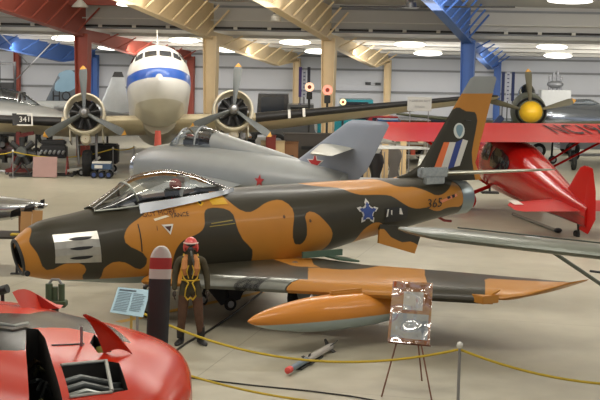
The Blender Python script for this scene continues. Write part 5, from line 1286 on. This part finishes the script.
# vehicles at the far side
def car(px,D,label,col,L=4.2,Hh=1.5,name='car',rz=0,vint=False,grp='parked vehicles by the far wall',scale=1,base=0):
    t=thing(name,label,'car',(px0(px,D),D,0),rz,grp);t.scale=(scale,)*3
    m=MAT('car_%d_%d_%d'%col,col,.25,0,.05,coat=.5)
    g=G()
    prof=[(-L/2,.35),(-L/2,.75),(-L/2+.1,.85),(-L*.22,.92),(-L*.12,Hh),(L*.25,Hh),(L*.38,.95),(L/2-.05,.88),(L/2,.7),(L/2,.35)]
    if vint: prof=[(-L/2,.45),(-L/2,1.0),(-L*.15,1.1),(-L*.12,Hh),(L*.42,Hh),(L*.45,.9),(L/2,.6),(L/2,.45)]
    g.prism(prof,lambda x,z:(x,-.8,z),lambda x,z:(x,.8,z));g.build('body',m,t)
    g=G()
    x0,x1=(-L*.10,L*.38) if vint else (-L*.12,L*.28)
    for s in (-1,1): g=G();g.box(((x0+x1)/2,s*.805,(Hh+.95)/2+.03),((x1-x0)*.85,.02,(Hh-.98)*.75),None,.005);g.build('side_window',DGLASS,t)
    for x in (-L*.32,L*.32):
        for s in (-1,1): g=G();wheel(g,(x,s*.78,.36),.36,.2);g.build('wheel',[RUBBER,STEEL],t)
    for s in (-1,1): g=G();g.ell((-L/2-.02,s*.55,.72),(.06,.14,.12),10,8);g.build('headlamp',WHITE,t)
    return t
car(264,69,'black vintage car with tall cabin seen above the right wing',(28,28,30),2.1,2.0,'vintage_car',0,True,scale=1.38)
car(292,66,'small grey van right of the black vintage car above the wing',(92,94,96),2.0,1.95,'van',0,True,scale=1.2)
car(345,70,'teal vintage car above the wing right of the round signs',(30,110,120),2.4,1.9,'vintage_car',0,True,scale=1.32)
car(360,59.5,'white car above the red wing, left of the blue car',(196,196,190),3.6,1.8)
car(384,64,'blue car above the red wing',(70,104,150),3.4,1.75)
car(404,60.8,'brown and tan van above the red wing left of the camouflaged fin',(110,84,60),2.6,1.9,'van',0,True)
car(425,66.8,'dark car nearest the camouflaged fin above the red wing',(46,46,52),3.4,1.7)
car(376,67.8,'dark red car partly behind the blue car far away',(120,34,34),3.8,1.75)
car(512,64.5,'white car behind the yellow spinner plane, left of it',(200,200,196),3.4,1.6)
car(498,68,'dark green car far behind the camouflaged fin',(50,70,56),3.6,1.6)
car(590,66,'grey car at the far wall on the right edge',(120,124,130),3.6,1.7)
# round lit signs
for i,(px,py,c,D,lab) in enumerate([(309.5,87,(255,214,180),63,'round glowing sign on a dark pole, left of two by the tan column'),(327.5,90,(255,150,130),58.6,'round pinkish glowing sign before the tan column'),(343,102,(255,232,170),66,'round cream lamp in front of the teal car')]):
    P=at(px,py,D=D);t=thing('round_sign',lab,'sign',(P.x,D,0),0,'round lit signs');r=.22 if i<2 else .16
    g=G();g.cyl((0,-.06,P.z),(0,.06,P.z),r,n=24);g.build('globe',MAT('globe_%d'%i,c,.4,emit=1.0,var=0),t)
    g=G();g.cyl((0,-.065,P.z),(0,-.07,P.z),r*.45,n=16);g.build('emblem',MAT('globe_mark',(150,60,40),.5),t)
    g=G();g.cyl((0,0,0),(0,0,P.z-r),.05);g.box((0,0,P.z-r-.2),(.28,.2,.35),None,.02);g.lathe([(0,.3),(.03,.3),(.04,.05)],(0,0,0),'Z',16);g.build('pole',DARK,t)
# tall banners
for i,(px,y0,y1,c,lab) in enumerate([(300.5,67,97,(62,46,96),'purple vertical banner right of the tan wall column'),(304.5,70,97,(150,152,160),'grey patterned vertical banner between purple and dark banners'),(309,67,84,(40,40,52),'dark vertical banner above the left round sign'),(503.5,72,101,(36,46,86),'navy vertical banner right of the blue column, left one'),(508.5,72,101,(170,172,184),'white lettered vertical banner between two navy banners'),(513.5,72,101,(36,46,86),'navy vertical banner right of the white lettered one')]):
    D=73.5;a=at(px,y0,D=D);b=at(px,y1,D=D);t=thing('banner',lab,'banner',(a.x,D,0),0,'tall banners at the far wall');w=.17 if c[0]<100 else .2
    g=G();g.box((0,0,(a.z+b.z)/2),(w,.03,a.z-b.z));g.build('cloth',MAT('banner_%d'%i,c,.8),t)
    g=G();g.cyl((0,.05,0),(0,.05,a.z),.03);g.box((0,.05,.02),(.4,.4,.04));g.build('pole',DARK,t)
    if i in (1,4):
        for k in range(7):
            g=G();z=a.z-.15-(a.z-b.z-.3)*k/6;g.box((0,-.02,z),(.11,.01,.07));g.build('letter_mark',MAT('banner_ink',(60,60,90),.6),t)
# white sign with two lines of writing
D=46.5;P=at(419.5,104,D=D);t=thing('hanging_sign','white rectangular sign with grey lettering above the red wing','sign',(P.x,D,0),0)
g=G();g.box((0,0,P.z),(.86,.04,.50));pn=g.build('panel',MAT('sign_white',(176,176,172),.6),t)
for z,s_,sz in ((.11,'PLEASE DO NOT',.10),(-.10,'TOUCH',.10)):
    text_obj('lettering',s_,sz,MAT('ink_grey2',(120,122,124),.6),pn,Matrix.Translation((0,-.025,P.z+z))@Matrix.Rotation(PI/2,4,'X'))
for x in (-.33,.33): g=G();g.cyl((x,.03,0),(x,.03,P.z-.2),.02);g.build('post',STEEL,t)
# forklift mast far left
D=66;P=at(8,60,D=D);t=thing('forklift','black forklift with tall mast behind the left wing','forklift',(P.x,D,0),0)
for x in (-.45,.35): g=G();g.box((x,0,2.1),(.1,.15,4.2));g.build('mast_rail',BLACK,t)
for z in (1.2,2.4,3.3,4.1): g=G();g.box((-.05,0,z),(.8,.08,.1));g.build('cross_member',BLACK,t)
g=G();g.box((0,1.0,.9),(1.1,1.6,1.0),None,.08);g.build('body',DARK,t)
g=G();g.box((-.05,.1,2.7),(.7,.3,.9),None,.03);g.build('carriage',BLACK,t)
g=G();g.tube([(-.5,.4,1.4),(-.5,.4,2.6),(-.5,1.6,2.6),(-.5,1.7,1.3)],.05);g.tube([(.5,.4,1.4),(.5,.4,2.6),(.5,1.6,2.6),(.5,1.7,1.3)],.05);g.build('overhead_guard',BLACK,t)
for x in (-.5,.5):
    for y in (.4,1.6): g=G();wheel(g,(x,y,.3),.3,.2,(1,0,0));g.build('wheel',[RUBBER,DARK],t)
# pale machine on white box at right
D=70;P=at(555,90,D=D);t=thing('wind_instrument','grey upright machine of tubes standing on a white cabinet, right background','machine',(P.x,D,0),0)
g=G();g.box((0,0,P.z/2),(1.6,.8,P.z),None,.03);g.build('cabinet',MAT('cab_grey_white',(188,190,190),.5),t)
for x,h in ((-.3,.75),(-.1,.95),(.12,1.0),(.3,.7)): g=G();g.cyl((x,0,P.z-.1),(x,0,P.z+h),.07);g.build('tube',MAT('tube_grey',(130,132,136),.4,.5),t)
g=G();g.ell((0,0,P.z+.3),(.45,.25,.22),14,8);g.build('housing',MAT('tube_grey',(130,132,136),.4,.5),t)
# navy hand truck
D=46.5;P=at(495,118,D=D);t=thing('tool_trolley','navy blue tilted trolley behind the red wing, right of the tall fin','trolley',(P.x,D,0),0)
g=G();g.box((0,0,2.45),(.22,.2,.8),Matrix.Rotation(.7,3,'Y'),.03);g.box((-.12,0,2.3),(.4,.25,.3),Matrix.Rotation(.7,3,'Y'),.03);g.build('body',MAT('trolley_navy',(34,50,84),.5),t)
g=G();g.cyl((-.1,0,0),(-.1,0,2.2),.04);g.box((-.1,0,.03),(.6,.5,.06));g.build('stand',DARK,t)
# wall boxes
for i,(px,py) in enumerate(((368,83.5),(378,84))):
    P=at(px,py,D=DW-.12);g=G();g.box((0,0,0),(.32,.12,.16),None,.01);o=g.build('wall_box',BLACK);o.location=P;tag(o,['left small black box on the far wall beside the tan wall column','right small black box on the far wall beside the tan wall column'][i],'box','black wall boxes')
# low display cases along the aisle, under the airliner wing on the right
for i,(px,D,w,h,c,l) in enumerate([(312,58,2.6,1.3,(72,66,60),'dark display case under the airliner right wing behind the silver fin'),(336,54.5,1.1,1.2,(150,132,100),'tan display case right of the dark one under the wing tip'),(440,58,1.6,1.2,(96,90,80),'grey brown case far behind the camouflaged fin')]):
    crate(px,D,w,h,MAT('case_c%d'%i,c,.5),l,'display_case','display case',.8)
